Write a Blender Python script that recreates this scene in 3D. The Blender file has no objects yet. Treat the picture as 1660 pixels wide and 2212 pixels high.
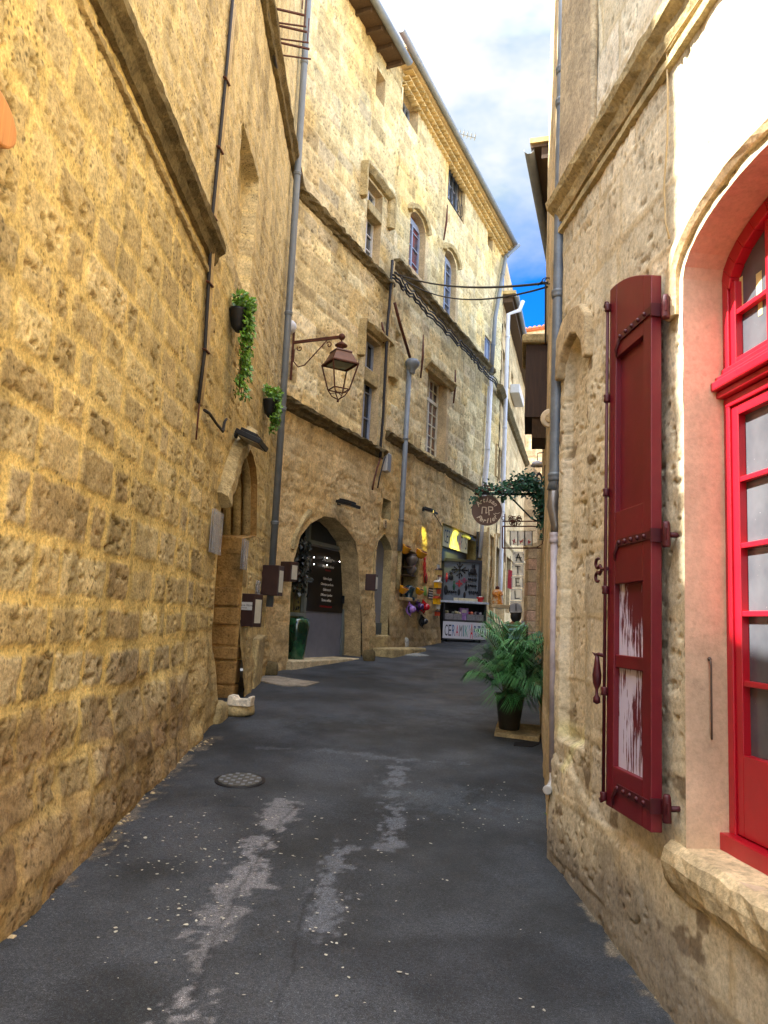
import bpy, math, random
import numpy as np
from mathutils import Vector, Matrix
random.seed(7); RNG=np.random.RandomState(11)
SC=bpy.context.scene; COL=SC.collection
# ------------------------------------------------------------------ camera model (also used to survey positions on the real planes of the place)
F=1660.;CX,CY=830.,1106.
PITCH=math.radians(8.2); ROLL=math.radians(2.9)
CAM=np.array([0,0,1.6])
_f=np.array([0,math.cos(PITCH),math.sin(PITCH)]); _r0=np.array([1.,0,0]); _u0=np.array([0,-math.sin(PITCH),math.cos(PITCH)])
RT=math.cos(ROLL)*_r0+math.sin(ROLL)*_u0; UP=-math.sin(ROLL)*_r0+math.cos(ROLL)*_u0
def ray(x,y):
    d=(x-CX)/F*RT-(y-CY)/F*UP+_f
    return d/d[1]
def at(x,y,Y):
    return CAM+ray(x,y)*Y
KN=[(-60,-2.5),(-3,-.3),(0,-.15),(3,.09),(7,.44),(11,.73),(14.3,.9),(19.5,1.23),(30,1.8),(45,2.3),(200,3)]
_KY=np.array([k[0] for k in KN],float);_KZ=np.array([k[1] for k in KN],float)
def gz(Y):
    return sum(np.interp(np.asarray(Y)+d,_KY,_KZ) for d in (-1,-.5,0,.5,1))/5
def gnd(x,y):
    d=ray(x,y); t=np.linspace(.5,60,20000); i=int(np.argmax(1.6+d[2]*t<gz(t))); P=CAM+d*t[i]; P[2]=gz(P[1]); return P
cam=bpy.data.cameras.new('camera'); co=bpy.data.objects.new('camera',cam); COL.objects.link(co)
cam.sensor_fit='VERTICAL'; cam.sensor_height=24; cam.lens=24*F/2212; cam.clip_start=.05; cam.clip_end=2000
co.matrix_world=Matrix(((RT[0],UP[0],-_f[0],CAM[0]),(RT[1],UP[1],-_f[1],CAM[1]),(RT[2],UP[2],-_f[2],CAM[2]),(0,0,0,1)))
SC.camera=co
# ------------------------------------------------------------------ noise
def _h(i,j,k,s):
    n=(i*374761393+j*668265263+k*2147483647+s*1274126177).astype(np.int64)
    n=(n^(n>>13))*1274126177; n=n&0xffffffff; n=(n^(n>>16))&0xffffffff
    n=(n*2246822519)&0xffffffff; n=n^(n>>13)
    return (n&0xffffff)/float(0xffffff)
def vn(x,y,s=0,z=None):
    x=np.asarray(x,float);y=np.asarray(y,float)
    i=np.floor(x).astype(np.int64);j=np.floor(y).astype(np.int64);fx=x-i;fy=y-j
    fx=fx*fx*(3-2*fx);fy=fy*fy*(3-2*fy);k=np.zeros_like(i)
    a=_h(i,j,k,s);b=_h(i+1,j,k,s);c=_h(i,j+1,k,s);d=_h(i+1,j+1,k,s)
    return (a*(1-fx)+b*fx)*(1-fy)+(c*(1-fx)+d*fx)*fy
def fbm(x,y,s=0,o=4):
    t=0;a=.5
    for q in range(o): t=t+a*vn(x*2**q+q*17.3,y*2**q+q*9.1,s+q); a*=.5
    return t/(1-.5**o)
def sstep(a,b,x):
    t=np.clip((x-a)/(b-a),0,1); return t*t*(3-2*t)
# ------------------------------------------------------------------ scene objects
def empty(name,loc,label=None,cat=None,group=None,kind=None):
    o=bpy.data.objects.new(name,None); COL.objects.link(o); o.location=Vector([float(v) for v in loc]); o.empty_display_size=.1
    tag(o,label,cat,group,kind); return o
def tag(o,label=None,cat=None,group=None,kind=None):
    if label:o['label']=label
    if cat:o['category']=cat
    if group:o['group']=group
    if kind:o['kind']=kind
    return o
def wloc(o):
    v=Vector((0,0,0))
    while o is not None: v=v+o.location; o=o.parent
    return v
def link(name,me,parent=None):
    o=bpy.data.objects.new(name,me); COL.objects.link(o)
    if parent is not None: o.parent=parent; o.location=-wloc(parent)
    return o
def copy_tree(o,parent=None):
    c=o.copy(); COL.objects.link(c)
    if parent is not None: c.parent=parent
    for ch in [x for x in COL.objects if x.parent==o]: copy_tree(ch,c)
    return c
def V(p): return np.array(p,float)
def nrm(v):
    v=V(v); n=np.linalg.norm(v); return v/n if n else v
class MB:
    """collects shapes, builds ONE mesh object"""
    def __init__(s): s.v=[];s.f=[];s.sm=[];s.c=None
    def add(s,vs,fs,smooth=False):
        b=len(s.v); s.v+= [tuple(map(float,p)) for p in vs]; s.f+=[tuple(i+b for i in f) for f in fs]; s.sm+=[smooth]*len(fs); return s
    def box(s,c,X,Y,Z):
        c=V(c);X=V(X);Y=V(Y);Z=V(Z)
        vs=[c+a*X+b*Y+d*Z for d in(-1,1) for b in(-1,1) for a in(-1,1)]
        if np.dot(np.cross(X,Y),Z)<0: fs=[(0,1,3,2),(4,6,7,5),(0,4,5,1),(2,3,7,6),(0,2,6,4),(1,5,7,3)]
        else: fs=[(0,2,3,1),(4,5,7,6),(0,1,5,4),(2,6,7,3),(0,4,6,2),(1,3,7,5)]
        return s.add(vs,fs)
    def bar(s,a,b,w,h=None,up=(0,0,1)):
        a=V(a);b=V(b);h=h or w;d=nrm(b-a);up=V(up)
        if abs(d@up)>.99: up=V((0,1,0)) if abs(d[1])<.9 else V((1,0,0))
        x=nrm(np.cross(d,up));y=np.cross(x,d)
        return s.box((a+b)/2,x*w/2,(b-a)/2,y*h/2)
    def tube(s,pts,r,n=8,caps=True,smooth=True):
        pts=[V(p) for p in pts]; rs=r if hasattr(r,'__len__') else [r]*len(pts)
        vs=[];fs=[];prev=None
        for i,p in enumerate(pts):
            t=nrm(pts[min(i+1,len(pts)-1)]-pts[max(i-1,0)])
            if prev is None:
                up=V((0,0,1)) if abs(t[2])<.9 else V((0,1,0)); x=nrm(np.cross(t,up))
            else: x=nrm(prev-t*(prev@t))
            prev=x;y=np.cross(t,x)
            for k in range(n):
                a=2*math.pi*k/n; vs.append(p+rs[i]*(math.cos(a)*x+math.sin(a)*y))
        for i in range(len(pts)-1):
            for k in range(n):
                a=i*n+k;b=i*n+(k+1)%n; fs.append((a,b,b+n,a+n))
        s.add(vs,fs,smooth)
        if caps:
            b=len(s.v)-len(vs); s.f+=[tuple(b+k for k in range(n))[::-1],tuple(b+len(vs)-n+k for k in range(n))]; s.sm+=[False,False]
        return s
    def lathe(s,c,prof,n=16,axis=(0,0,1),xr=None,smooth=True):
        c=V(c);ax=nrm(axis);up=V((0,0,1)) if abs(ax[2])<.9 else V((0,1,0));x=nrm(np.cross(ax,up)) if xr is None else nrm(xr);y=np.cross(ax,x)
        vs=[];fs=[]
        for (r,h) in prof:
            for k in range(n):
                a=2*math.pi*k/n; vs.append(c+ax*h+r*(math.cos(a)*x+math.sin(a)*y))
        for i in range(len(prof)-1):
            for k in range(n):
                a=i*n+k;b=i*n+(k+1)%n; fs.append((a,b,b+n,a+n))
        fs.append(tuple(range(n))[::-1]); fs.append(tuple(range(len(vs)-n,len(vs))))
        s.add(vs,fs,smooth); s.sm[-1]=s.sm[-2]=False
        return s
    def ball(s,c,r,n=12,m=8,sc=(1,1,1),X=(1,0,0),Y=(0,1,0),Z=(0,0,1),jit=0,seed=0):
        c=V(c);vs=[];fs=[];X=V(X);Y=V(Y);Z=V(Z);rr=random.Random(seed)
        for i in range(m+1):
            for k in range(n):
                t=math.pi*i/m;a=2*math.pi*k/n; q=r*(1+jit*(rr.random()-.5)*(0<i<m))
                vs.append(c+q*(math.sin(t)*math.cos(a)*sc[0]*X+math.sin(t)*math.sin(a)*sc[1]*Y+math.cos(t)*sc[2]*Z))
        for i in range(m):
            for k in range(n): a=i*n+k;b=i*n+(k+1)%n; fs.append((a,a+n,b+n,b))
        return s.add(vs,fs,True)
    def prism(s,poly,d):
        """poly: list of 3d points (planar), d: extrude vector"""
        n=len(poly);P=[V(p) for p in poly];d=V(d); vs=P+[p+d for p in P]
        nn=sum(np.cross(P[i]-P[0],P[(i+1)%n]-P[0]) for i in range(n))
        fs=[(i,(i+1)%n,n+(i+1)%n,n+i) for i in range(n)]
        if nn@d>0: fs+= [tuple(range(n))[::-1],tuple(range(n,2*n))]
        else: fs=[f[::-1] for f in fs]+[tuple(range(n)),tuple(range(n,2*n))[::-1]]
        return s.add(vs,fs)
    def leaf(s,c,d,n,l,w,fold=.25):
        """diamond leaf from c along d with normal n"""
        c=V(c);d=nrm(d);x=nrm(np.cross(d,n));n=np.cross(x,d)
        vs=[c,c+d*l*.45+x*w/2+n*w*fold,c+d*l,c+d*l*.45-x*w/2+n*w*fold,c+d*l*.45]
        return s.add(vs,[(0,1,4),(1,2,4),(2,3,4),(3,0,4)],False)
    def build(s,name,mat,parent=None,bevel=0,col=None):
        me=bpy.data.meshes.new(name); me.from_pydata(s.v,[],s.f); me.materials.append(mat)
        me.polygons.foreach_set('use_smooth',s.sm); me.update()
        o=link(name,me,parent)
        if bevel:
            b=o.modifiers.new('bevel','BEVEL');b.width=bevel;b.segments=2;b.limit_method='ANGLE'
        return o
class W:
    """a vertical wall plane: plan origin p0, along-direction d; offset is positive towards the street (side = +1: street lies to the right of d)"""
    def __init__(s,a,b,side):
        s.a=V(a);s.d=nrm(V(b)-V(a)); s.L=float(np.linalg.norm(V(b)-V(a)))
        s.n=V((s.d[1],-s.d[0]))*side; s.D=V((s.d[0],s.d[1],0));s.N=V((s.n[0],s.n[1],0))
    def uv(s,x,y,off=0):
        r=ray(x,y);a=s.a+s.n*off; t=(s.n@a)/(s.n@r[:2]); P=CAM+r*t
        return float((P[:2]-s.a)@s.d),float(P[2])
    def P(s,u,z,o=0):
        q=s.a+s.d*u+s.n*o; return V((q[0],q[1],z))
    def box(s,mb,u0,u1,z0,z1,o0,o1):
        c=(s.P(u0,z0,o0)+s.P(u1,z1,o1))/2
        return mb.box(c,s.D*(u1-u0)/2,s.N*(o1-o0)/2,V((0,0,(z1-z0)/2)))
    def prism(s,mb,poly,o0,o1):
        return mb.prism([s.P(u,z,o0) for u,z in poly],s.N*(o1-o0))
    def sweep(s,mb,pts,prof,seg=.12,jit=.01,seed=1,smooth=False,ends=None):
        """pts [(u,z)] on the wall, prof [(o,dz)] cross-section (closed), perpendicular to path"""
        rr=random.Random(seed);P=[]
        for (a,b) in zip(pts[:-1],pts[1:]):
            L=math.hypot(b[0]-a[0],b[1]-a[1]);n=max(1,int(L/seg))
            for i in range(n): P.append((a[0]+(b[0]-a[0])*i/n,a[1]+(b[1]-a[1])*i/n))
        P.append(pts[-1]); vs=[];fs=[];m=len(prof)
        for i,(u,z) in enumerate(P):
            a=P[max(i-1,0)];b=P[min(i+1,len(P)-1)];L=math.hypot(b[0]-a[0],b[1]-a[1]) or 1
            tu,tz=(b[0]-a[0])/L,(b[1]-a[1])/L
            for (o,dz) in prof:
                j=jit*(rr.random()-.5)*2 if o>0.005 else 0; k=jit*(rr.random()-.5)*2 if o>0.005 else 0
                vs.append(s.P(u-tz*(dz+k),z+tu*(dz+k),o+j))
        for i in range(len(P)-1):
            for k in range(m):
                a=i*m+k;b=i*m+(k+1)%m; fs.append((a,b,b+m,a+m))
        fs.append(tuple(range(m))[::-1]); fs.append(tuple(len(vs)-m+k for k in range(m)))
        return mb.add(vs,fs,smooth)
def pip(x,y,poly):
    inside=np.zeros(x.shape,bool);n=len(poly)
    for i in range(n):
        x0,y0=poly[i];x1,y1=poly[(i+1)%n]
        if y0==y1: continue
        c=((y0>y)!=(y1>y))&(x<(x1-x0)*(y-y0)/(y1-y0)+x0); inside^=c
    return inside
def snap(px,py,poly):
    bx=px.copy();by=py.copy();bd=np.full(px.shape,1e9);n=len(poly)
    for i in range(n):
        x0,y0=poly[i];x1,y1=poly[(i+1)%n];dx,dy=x1-x0,y1-y0;L=dx*dx+dy*dy
        if L<1e-9: continue
        t=np.clip(((px-x0)*dx+(py-y0)*dy)/L,0,1);qx=x0+t*dx;qy=y0+t*dy;d=(px-qx)**2+(py-qy)**2
        m=d<bd;bd[m]=d[m];bx[m]=qx[m];by[m]=qy[m]
    return bx,by,bd**.5
def pattern(u,z,seed,h=.28,l=.45,warp=.03,wf=1.3,jag=.25):
    uu=u+warp*2*(fbm(u*wf,z*wf,seed+5,3)-.5); zz=z+warp*2*(fbm(u*wf+31,z*wf+7,seed+9,3)-.5)
    x=zz/h;k=np.floor(x).astype(np.int64);z0=np.zeros_like(k)
    def ez(k): return k+jag*(_h(k,z0,z0,seed+1)-.5)
    c=np.where(x<ez(k),k-1,k); c=np.where(x>=ez(k+1),k+1,c)
    dz=np.minimum(np.abs(x-ez(c)),np.abs(x-ez(c+1)))*h
    ll=l*(.8+.5*_h(c,z0,z0,seed+2)); y=uu/ll+_h(c,z0,z0,seed+3)*7; j=np.floor(y).astype(np.int64)
    def eu(j): return j+.7*(_h(j,c,z0,seed+4)-.5)
    b=np.where(y<eu(j),j-1,j); b=np.where(y>=eu(j+1),j+1,b)
    du=np.minimum(np.abs(y-eu(b)),np.abs(y-eu(b+1)))*ll
    return np.minimum(dz,du),_h(b,c,z0,seed+6),_h(b,c,z0,seed+7),_h(b,c,z0,seed+8)
def seq(a,b,step,grow=0.,ref=0.):
    """grid positions with spacing growing with distance from ref"""
    r=[a]
    while r[-1]<b: r.append(r[-1]+max(step,grow*abs(r[-1]-ref)))
    r=np.array(r); return a+(r-a)*(b-a)/(r[-1]-a)
def colour_mesh(name,verts,quads,cols,mat,parent,smooth=True):
    me=bpy.data.meshes.new(name); me.vertices.add(len(verts)); me.vertices.foreach_set('co',np.asarray(verts,np.float32).ravel())
    q=np.asarray(quads,np.int32); me.loops.add(q.size); me.polygons.add(len(q))
    me.loops.foreach_set('vertex_index',q.ravel()); me.polygons.foreach_set('loop_start',np.arange(0,q.size,4,dtype=np.int32)); 
    try: me.polygons.foreach_set('loop_total',np.full(len(q),4,np.int32))
    except Exception: pass
    me.polygons.foreach_set('use_smooth',np.full(len(q),smooth)); me.update(calc_edges=True)
    ca=me.color_attributes.new('Col','FLOAT_COLOR','POINT'); c=np.ones((len(verts),4),np.float32); c[:,:3]=cols; ca.data.foreach_set('color',c.ravel())
    me.materials.append(mat); me.validate(); return link(name,me,parent)
def mix(a,b,t): 
    t=np.asarray(t)[...,None]; return a*(1-t)+b*t
def srgb(*c): return V([((x/255+.055)/1.055)**2.4 if x>10.3 else x/255/12.92 for x in c])
def masonry(name,w,us,zs,mat,parent,seed,stone,mortar,h=.28,l=.45,warp=.03,mw=.02,mdep=.012,amp=.012,rough=.008,holes=[],recess=[],bulge=None,patch=None,hv=.25,pit=.0,wf=1.3,jag=.25):
    U,Z=np.meshgrid(us,zs,indexing='ij'); nu,nz=U.shape
    holes=[list(p) for p in holes]
    Uc=(U[:-1,:-1]+U[1:,1:])/2;Zc=(Z[:-1,:-1]+Z[1:,1:])/2
    keep=np.ones(Uc.shape,bool); near=np.full(U.shape,9.)
    for p in holes:
        ins=pip(Uc,Zc,p); keep&=~ins
        touch=np.zeros(U.shape,int);tk=np.zeros(U.shape,int)
        for a,b in((0,0),(1,0),(0,1),(1,1)):
            touch[a:nu-1+a,b:nz-1+b]+=ins; tk[a:nu-1+a,b:nz-1+b]+=~ins
        m=(touch>0)&(tk>0)
        sx,sy,_=snap(U[m],Z[m],p); U[m]=sx;Z[m]=sy
        lo=np.min(p,0)-.3;hi=np.max(p,0)+.3; sub=(U>lo[0])&(U<hi[0])&(Z>lo[1])&(Z<hi[1])
        _,_,dd=snap(U[sub],Z[sub],p); near[sub]=np.minimum(near[sub],dd)
    d,r1,r2,r3=pattern(U,Z,seed,h,l,warp,wf,jag)
    f1=fbm(U*9,Z*9,seed+20,4);f2=fbm(U*1.1,Z*1.1,seed+30,4);f3=fbm(U*30,Z*30,seed+40,3)
    mwv=mw*(.35+1.5*fbm(U*2.2,Z*2.2,seed+50,3))
    dd=d+(f1-.5)*.03+(f3-.5)*.012
    m=1-sstep(mwv*.55,mwv*1.25,dd)
    if pit: pm=sstep(.63,.75,fbm(U*22,Z*30,seed+60,3))*(1-m)*sstep(.3,.6,fbm(U*3,Z*3,seed+61,2))
    else: pm=np.zeros_like(m)
    ed=sstep(0,.07,d)
    off=(1-m)*((r1-.5)*amp*2+ed*amp*.8)-m*mdep+(f1-.5)*2*rough+(f3-.5)*rough-pm*pit
    off*=sstep(0,.06,near)
    for (p,dep,soft) in recess:
        lo=np.min(p,0);hi=np.max(p,0); ins=pip(U,Z,p); _,_,q=snap(U.ravel(),Z.ravel(),p); q=q.reshape(U.shape); off-=dep*np.where(ins,sstep(0,soft,q),0)
    if bulge is not None: off=off+bulge(U,Z)
    st=np.array(stone);k=len(st)-1; t=r2*k*.999;i=t.astype(int);fr=(t-i)[...,None]
    c=st[i]*(1-fr)+st[np.minimum(i+1,k)]*fr
    c=c*(1+hv*(r3-.5)*2)[...,None]*(.78+.44*f1)[...,None]*(.85+.3*f2)[...,None]
    c=c*(1-.55*pm)[...,None]
    mc=np.array(mortar)*(.82+.36*fbm(U*5,Z*5,seed+70,3))[...,None]
    c=mix(c,mc,m*.95)
    if patch is not None: c=patch(c,U,Z)
    P=np.zeros(U.shape+(3,)); P[...,0]=w.a[0]+w.d[0]*U+w.n[0]*off; P[...,1]=w.a[1]+w.d[1]*U+w.n[1]*off; P[...,2]=Z
    idx=np.arange(nu*nz).reshape(nu,nz)
    q=np.stack([idx[:-1,:-1],idx[1:,:-1],idx[1:,1:],idx[:-1,1:]],-1)[keep]
    nn=np.cross(w.D,V((0,0,1)))
    if nn@w.N<0: q=q[:,::-1]
    used=np.zeros(nu*nz,bool);used[q.ravel()]=True;re=np.cumsum(used)-1
    return colour_mesh(name,P.reshape(-1,3)[used],re[q],np.clip(c.reshape(-1,3)[used],.01,.9),mat,parent)
# ------------------------------------------------------------------ materials
MATS={}
def nodes(name):
    m=bpy.data.materials.new(name); m.use_nodes=True; nt=m.node_tree; nt.nodes.clear()
    out=nt.nodes.new('ShaderNodeOutputMaterial'); b=nt.nodes.new('ShaderNodeBsdfPrincipled'); nt.links.new(b.outputs[0],out.inputs[0]); return m,nt,b
def N(nt,t,**k):
    n=nt.nodes.new(t)
    for a,v in k.items():
        if a in n.inputs: n.inputs[a].default_value=v
        else: setattr(n,a,v)
    return n
def noise(nt,scale,det=4,rough=.6,vec=None,dist=0):
    n=nt.nodes.new('ShaderNodeTexNoise'); n.inputs['Scale'].default_value=scale;n.inputs['Detail'].default_value=det;n.inputs['Roughness'].default_value=rough;n.inputs['Distortion'].default_value=dist
    if vec is not None: nt.links.new(vec,n.inputs['Vector'])
    return n
def ramp(nt,src,stops):
    r=nt.nodes.new('ShaderNodeValToRGB'); e=r.color_ramp.elements
    while len(e)<len(stops): e.new(.5)
    for q,(p,c) in zip(e,stops): q.position=p; q.color=tuple(c)+(1,) if hasattr(c,'__len__') else (c,c,c,1)
    nt.links.new(src,r.inputs[0]); return r
def mul(nt,a,b,fac=1.):
    m=nt.nodes.new('ShaderNodeMix');m.data_type='RGBA';m.blend_type='MULTIPLY';m.inputs[0].default_value=fac
    nt.links.new(a,m.inputs[6]);nt.links.new(b,m.inputs[7]);return m.outputs[2]
def stone_mat(name,base=None,s1=7,s2=38,bump=.6,bd=.02,pits=.5,lo=.62,hi=1.3,streak=True,r2=(.66,1.2)):
    m,nt,b=nodes(name); tc=N(nt,'ShaderNodeTexCoord'); obj=tc.outputs['Object']
    if base is None: a=N(nt,'ShaderNodeVertexColor',layer_name='Col').outputs[0]
    else:
        r=ramp(nt,noise(nt,1.7,5,.6,obj).outputs[0],[(.3,V(base)*.72),(.7,V(base)*1.22)]); a=r.outputs[0]
    n1=noise(nt,s1,6,.7,obj);n2=noise(nt,s2,5,.75,obj)
    r1=ramp(nt,n1.outputs[0],[(.3,lo),(.68,hi)]); r2_=ramp(nt,n2.outputs[0],[(.32,r2[0]),(.6,r2[1])])
    c=mul(nt,mul(nt,a,r1.outputs[0]),r2_.outputs[0])
    vo=N(nt,'ShaderNodeTexVoronoi');vo.inputs['Scale'].default_value=26; nt.links.new(obj,vo.inputs['Vector']) 
    n4=noise(nt,2.5,3,.6,obj)
    pr=ramp(nt,vo.outputs['Distance'],[(.16,1-pits),(.36,1.)]); pm=ramp(nt,n4.outputs[0],[(.45,0.),(.6,1.)])
    mm=nt.nodes.new('ShaderNodeMix');mm.data_type='RGBA';mm.blend_type='MULTIPLY';nt.links.new(pm.outputs[0],mm.inputs[0]);nt.links.new(c,mm.inputs[6]);nt.links.new(pr.outputs[0],mm.inputs[7])
    nt.links.new(mm.outputs[2],b.inputs['Base Color']); b.inputs['Roughness'].default_value=.93; b.inputs['Specular IOR Level'].default_value=.2
    ad=N(nt,'ShaderNodeMath',operation='ADD'); nt.links.new(n1.outputs[0],ad.inputs[0])
    m2=N(nt,'ShaderNodeMath',operation='MULTIPLY'); nt.links.new(n2.outputs[0],m2.inputs[0]); m2.inputs[1].default_value=.5; nt.links.new(m2.outputs[0],ad.inputs[1])
    a2=N(nt,'ShaderNodeMath',operation='MULTIPLY_ADD'); nt.links.new(pr.outputs[0],a2.inputs[0]); a2.inputs[1].default_value=.35; nt.links.new(ad.outputs[0],a2.inputs[2])
    bp=N(nt,'ShaderNodeBump');bp.inputs['Strength'].default_value=bump;bp.inputs['Distance'].default_value=bd; nt.links.new(a2.outputs[0],bp.inputs['Height']);nt.links.new(bp.outputs[0],b.inputs['Normal'])
    return m
def plain(name,c,rough=.6,metal=0.,var=.25,scale=9,bump=.15,bd=.004,spec=.5,emit=0,c2=None,mask=(.45,.62)):
    m,nt,b=nodes(name); tc=N(nt,'ShaderNodeTexCoord'); n1=noise(nt,scale,5,.65,tc.outputs['Object'])
    c=V(c); lo=V(c2) if c2 is not None else c*(1-var)
    r=ramp(nt,n1.outputs[0],[(mask[0] if c2 is not None else .3,c if c2 is not None else lo),(mask[1] if c2 is not None else .7,lo if c2 is not None else np.minimum(c*(1+var),1))]); nt.links.new(r.outputs[0],b.inputs['Base Color'])
    b.inputs['Roughness'].default_value=rough;b.inputs['Metallic'].default_value=metal;b.inputs['Specular IOR Level'].default_value=spec
    if bump:
        n2=noise(nt,scale*6,4,.6,tc.outputs['Object']); bp=N(nt,'ShaderNodeBump');bp.inputs['Strength'].default_value=bump;bp.inputs['Distance'].default_value=bd
        nt.links.new(n2.outputs[0],bp.inputs['Height']);nt.links.new(bp.outputs[0],b.inputs['Normal'])
    if emit: b.inputs['Emission Color'].default_value=tuple(c)+(1,); b.inputs['Emission Strength'].default_value=emit
    return m
def wood_mat(name,c,rough=.5,var=.3,spec=.5):
    m,nt,b=nodes(name); tc=N(nt,'ShaderNodeTexCoord'); mp=N(nt,'ShaderNodeMapping');mp.inputs['Scale'].default_value=(28,28,2.2);nt.links.new(tc.outputs['Object'],mp.inputs[0])
    n1=noise(nt,1.5,5,.6,mp.outputs[0]);c=V(c);r=ramp(nt,n1.outputs[0],[(.3,c*(1-var)),(.7,np.minimum(c*(1+var),1))]);nt.links.new(r.outputs[0],b.inputs['Base Color'])
    b.inputs['Roughness'].default_value=rough;b.inputs['Specular IOR Level'].default_value=spec
    bp=N(nt,'ShaderNodeBump');bp.inputs['Strength'].default_value=.25;bp.inputs['Distance'].default_value=.003;nt.links.new(n1.outputs[0],bp.inputs['Height']);nt.links.new(bp.outputs[0],b.inputs['Normal'])
    return m
M_WALLA=stone_mat('left_wall_stone',s1=8,s2=52,bump=.75,bd=.011,pits=.62,lo=.74,hi=1.26,r2=(.58,1.24))
M_WALLB=stone_mat('facade_stone',s1=5,s2=24,bump=.6,bd=.016,pits=.35,lo=.82,hi=1.35)
M_WALLR=stone_mat('right_wall_stone',s1=5,s2=50,bump=.5,bd=.008,pits=.35,lo=.82,hi=1.16,r2=(.72,1.16))
M_TRIM=stone_mat('weathered_trim_stone',srgb(176,156,112),bump=.8,pits=.4)
M_TRIMD=stone_mat('lichen_dark_stone',srgb(112,98,68),bump=.9,pits=.4)
M_TRIML=stone_mat('pale_dressed_stone',srgb(196,172,132),bump=.4,bd=.012,pits=.15,lo=.8,hi=1.15)
M_SALMON=stone_mat('pale_render_jamb',srgb(210,184,150),s1=4,s2=40,bump=.6,bd=.008,pits=.12,lo=.88,hi=1.1,r2=(.86,1.06))
M_JOINT=plain('dark_joint_stone',srgb(70,52,34),.95,var=.3)  # dark brown joint colour
M_ZINC=plain('grey_zinc',srgb(132,136,142),.55,.35,.12,5)
M_PIPE=plain('grey_pvc_pipe',srgb(112,118,124),.45,0,.14,4,c2=None)
M_PIPEL=plain('white_pvc_pipe',srgb(205,206,214),.45,0,.08,4)
M_RUST=plain('rusted_iron',srgb(92,52,36),.75,.3,.4,30,bump=.5)
M_DARKMETAL=plain('black_metal',srgb(30,30,32),.5,.3,.2)
M_CABLE=plain('black_cable',srgb(34,30,30),.7,0,.3,40)
M_CABLEL=plain('pale_cable',srgb(176,150,104),.7,0,.2,30)
M_GLASS=plain('window_glass',srgb(62,70,80),.06,0,.35,1.2,bump=0,spec=.9)
M_GLASSD=plain('dark_interior_glass',srgb(20,24,32),.12,0,.4,1.5,bump=0,spec=.6)
M_WFRAME=plain('white_window_paint',srgb(202,200,196),.5,0,.08)
M_GFRAME=plain('grey_window_paint',srgb(140,148,168),.5,0,.1)
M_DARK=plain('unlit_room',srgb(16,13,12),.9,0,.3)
M_TILE=plain('terracotta_tile',srgb(172,98,62),.85,0,.35,3,bump=.4)
M_TILED=plain('weathered_tile',srgb(196,170,116),.9,0,.4,5,bump=.4)
M_EAVE=wood_mat('dark_eave_wood',srgb(78,58,38),.8)
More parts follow.
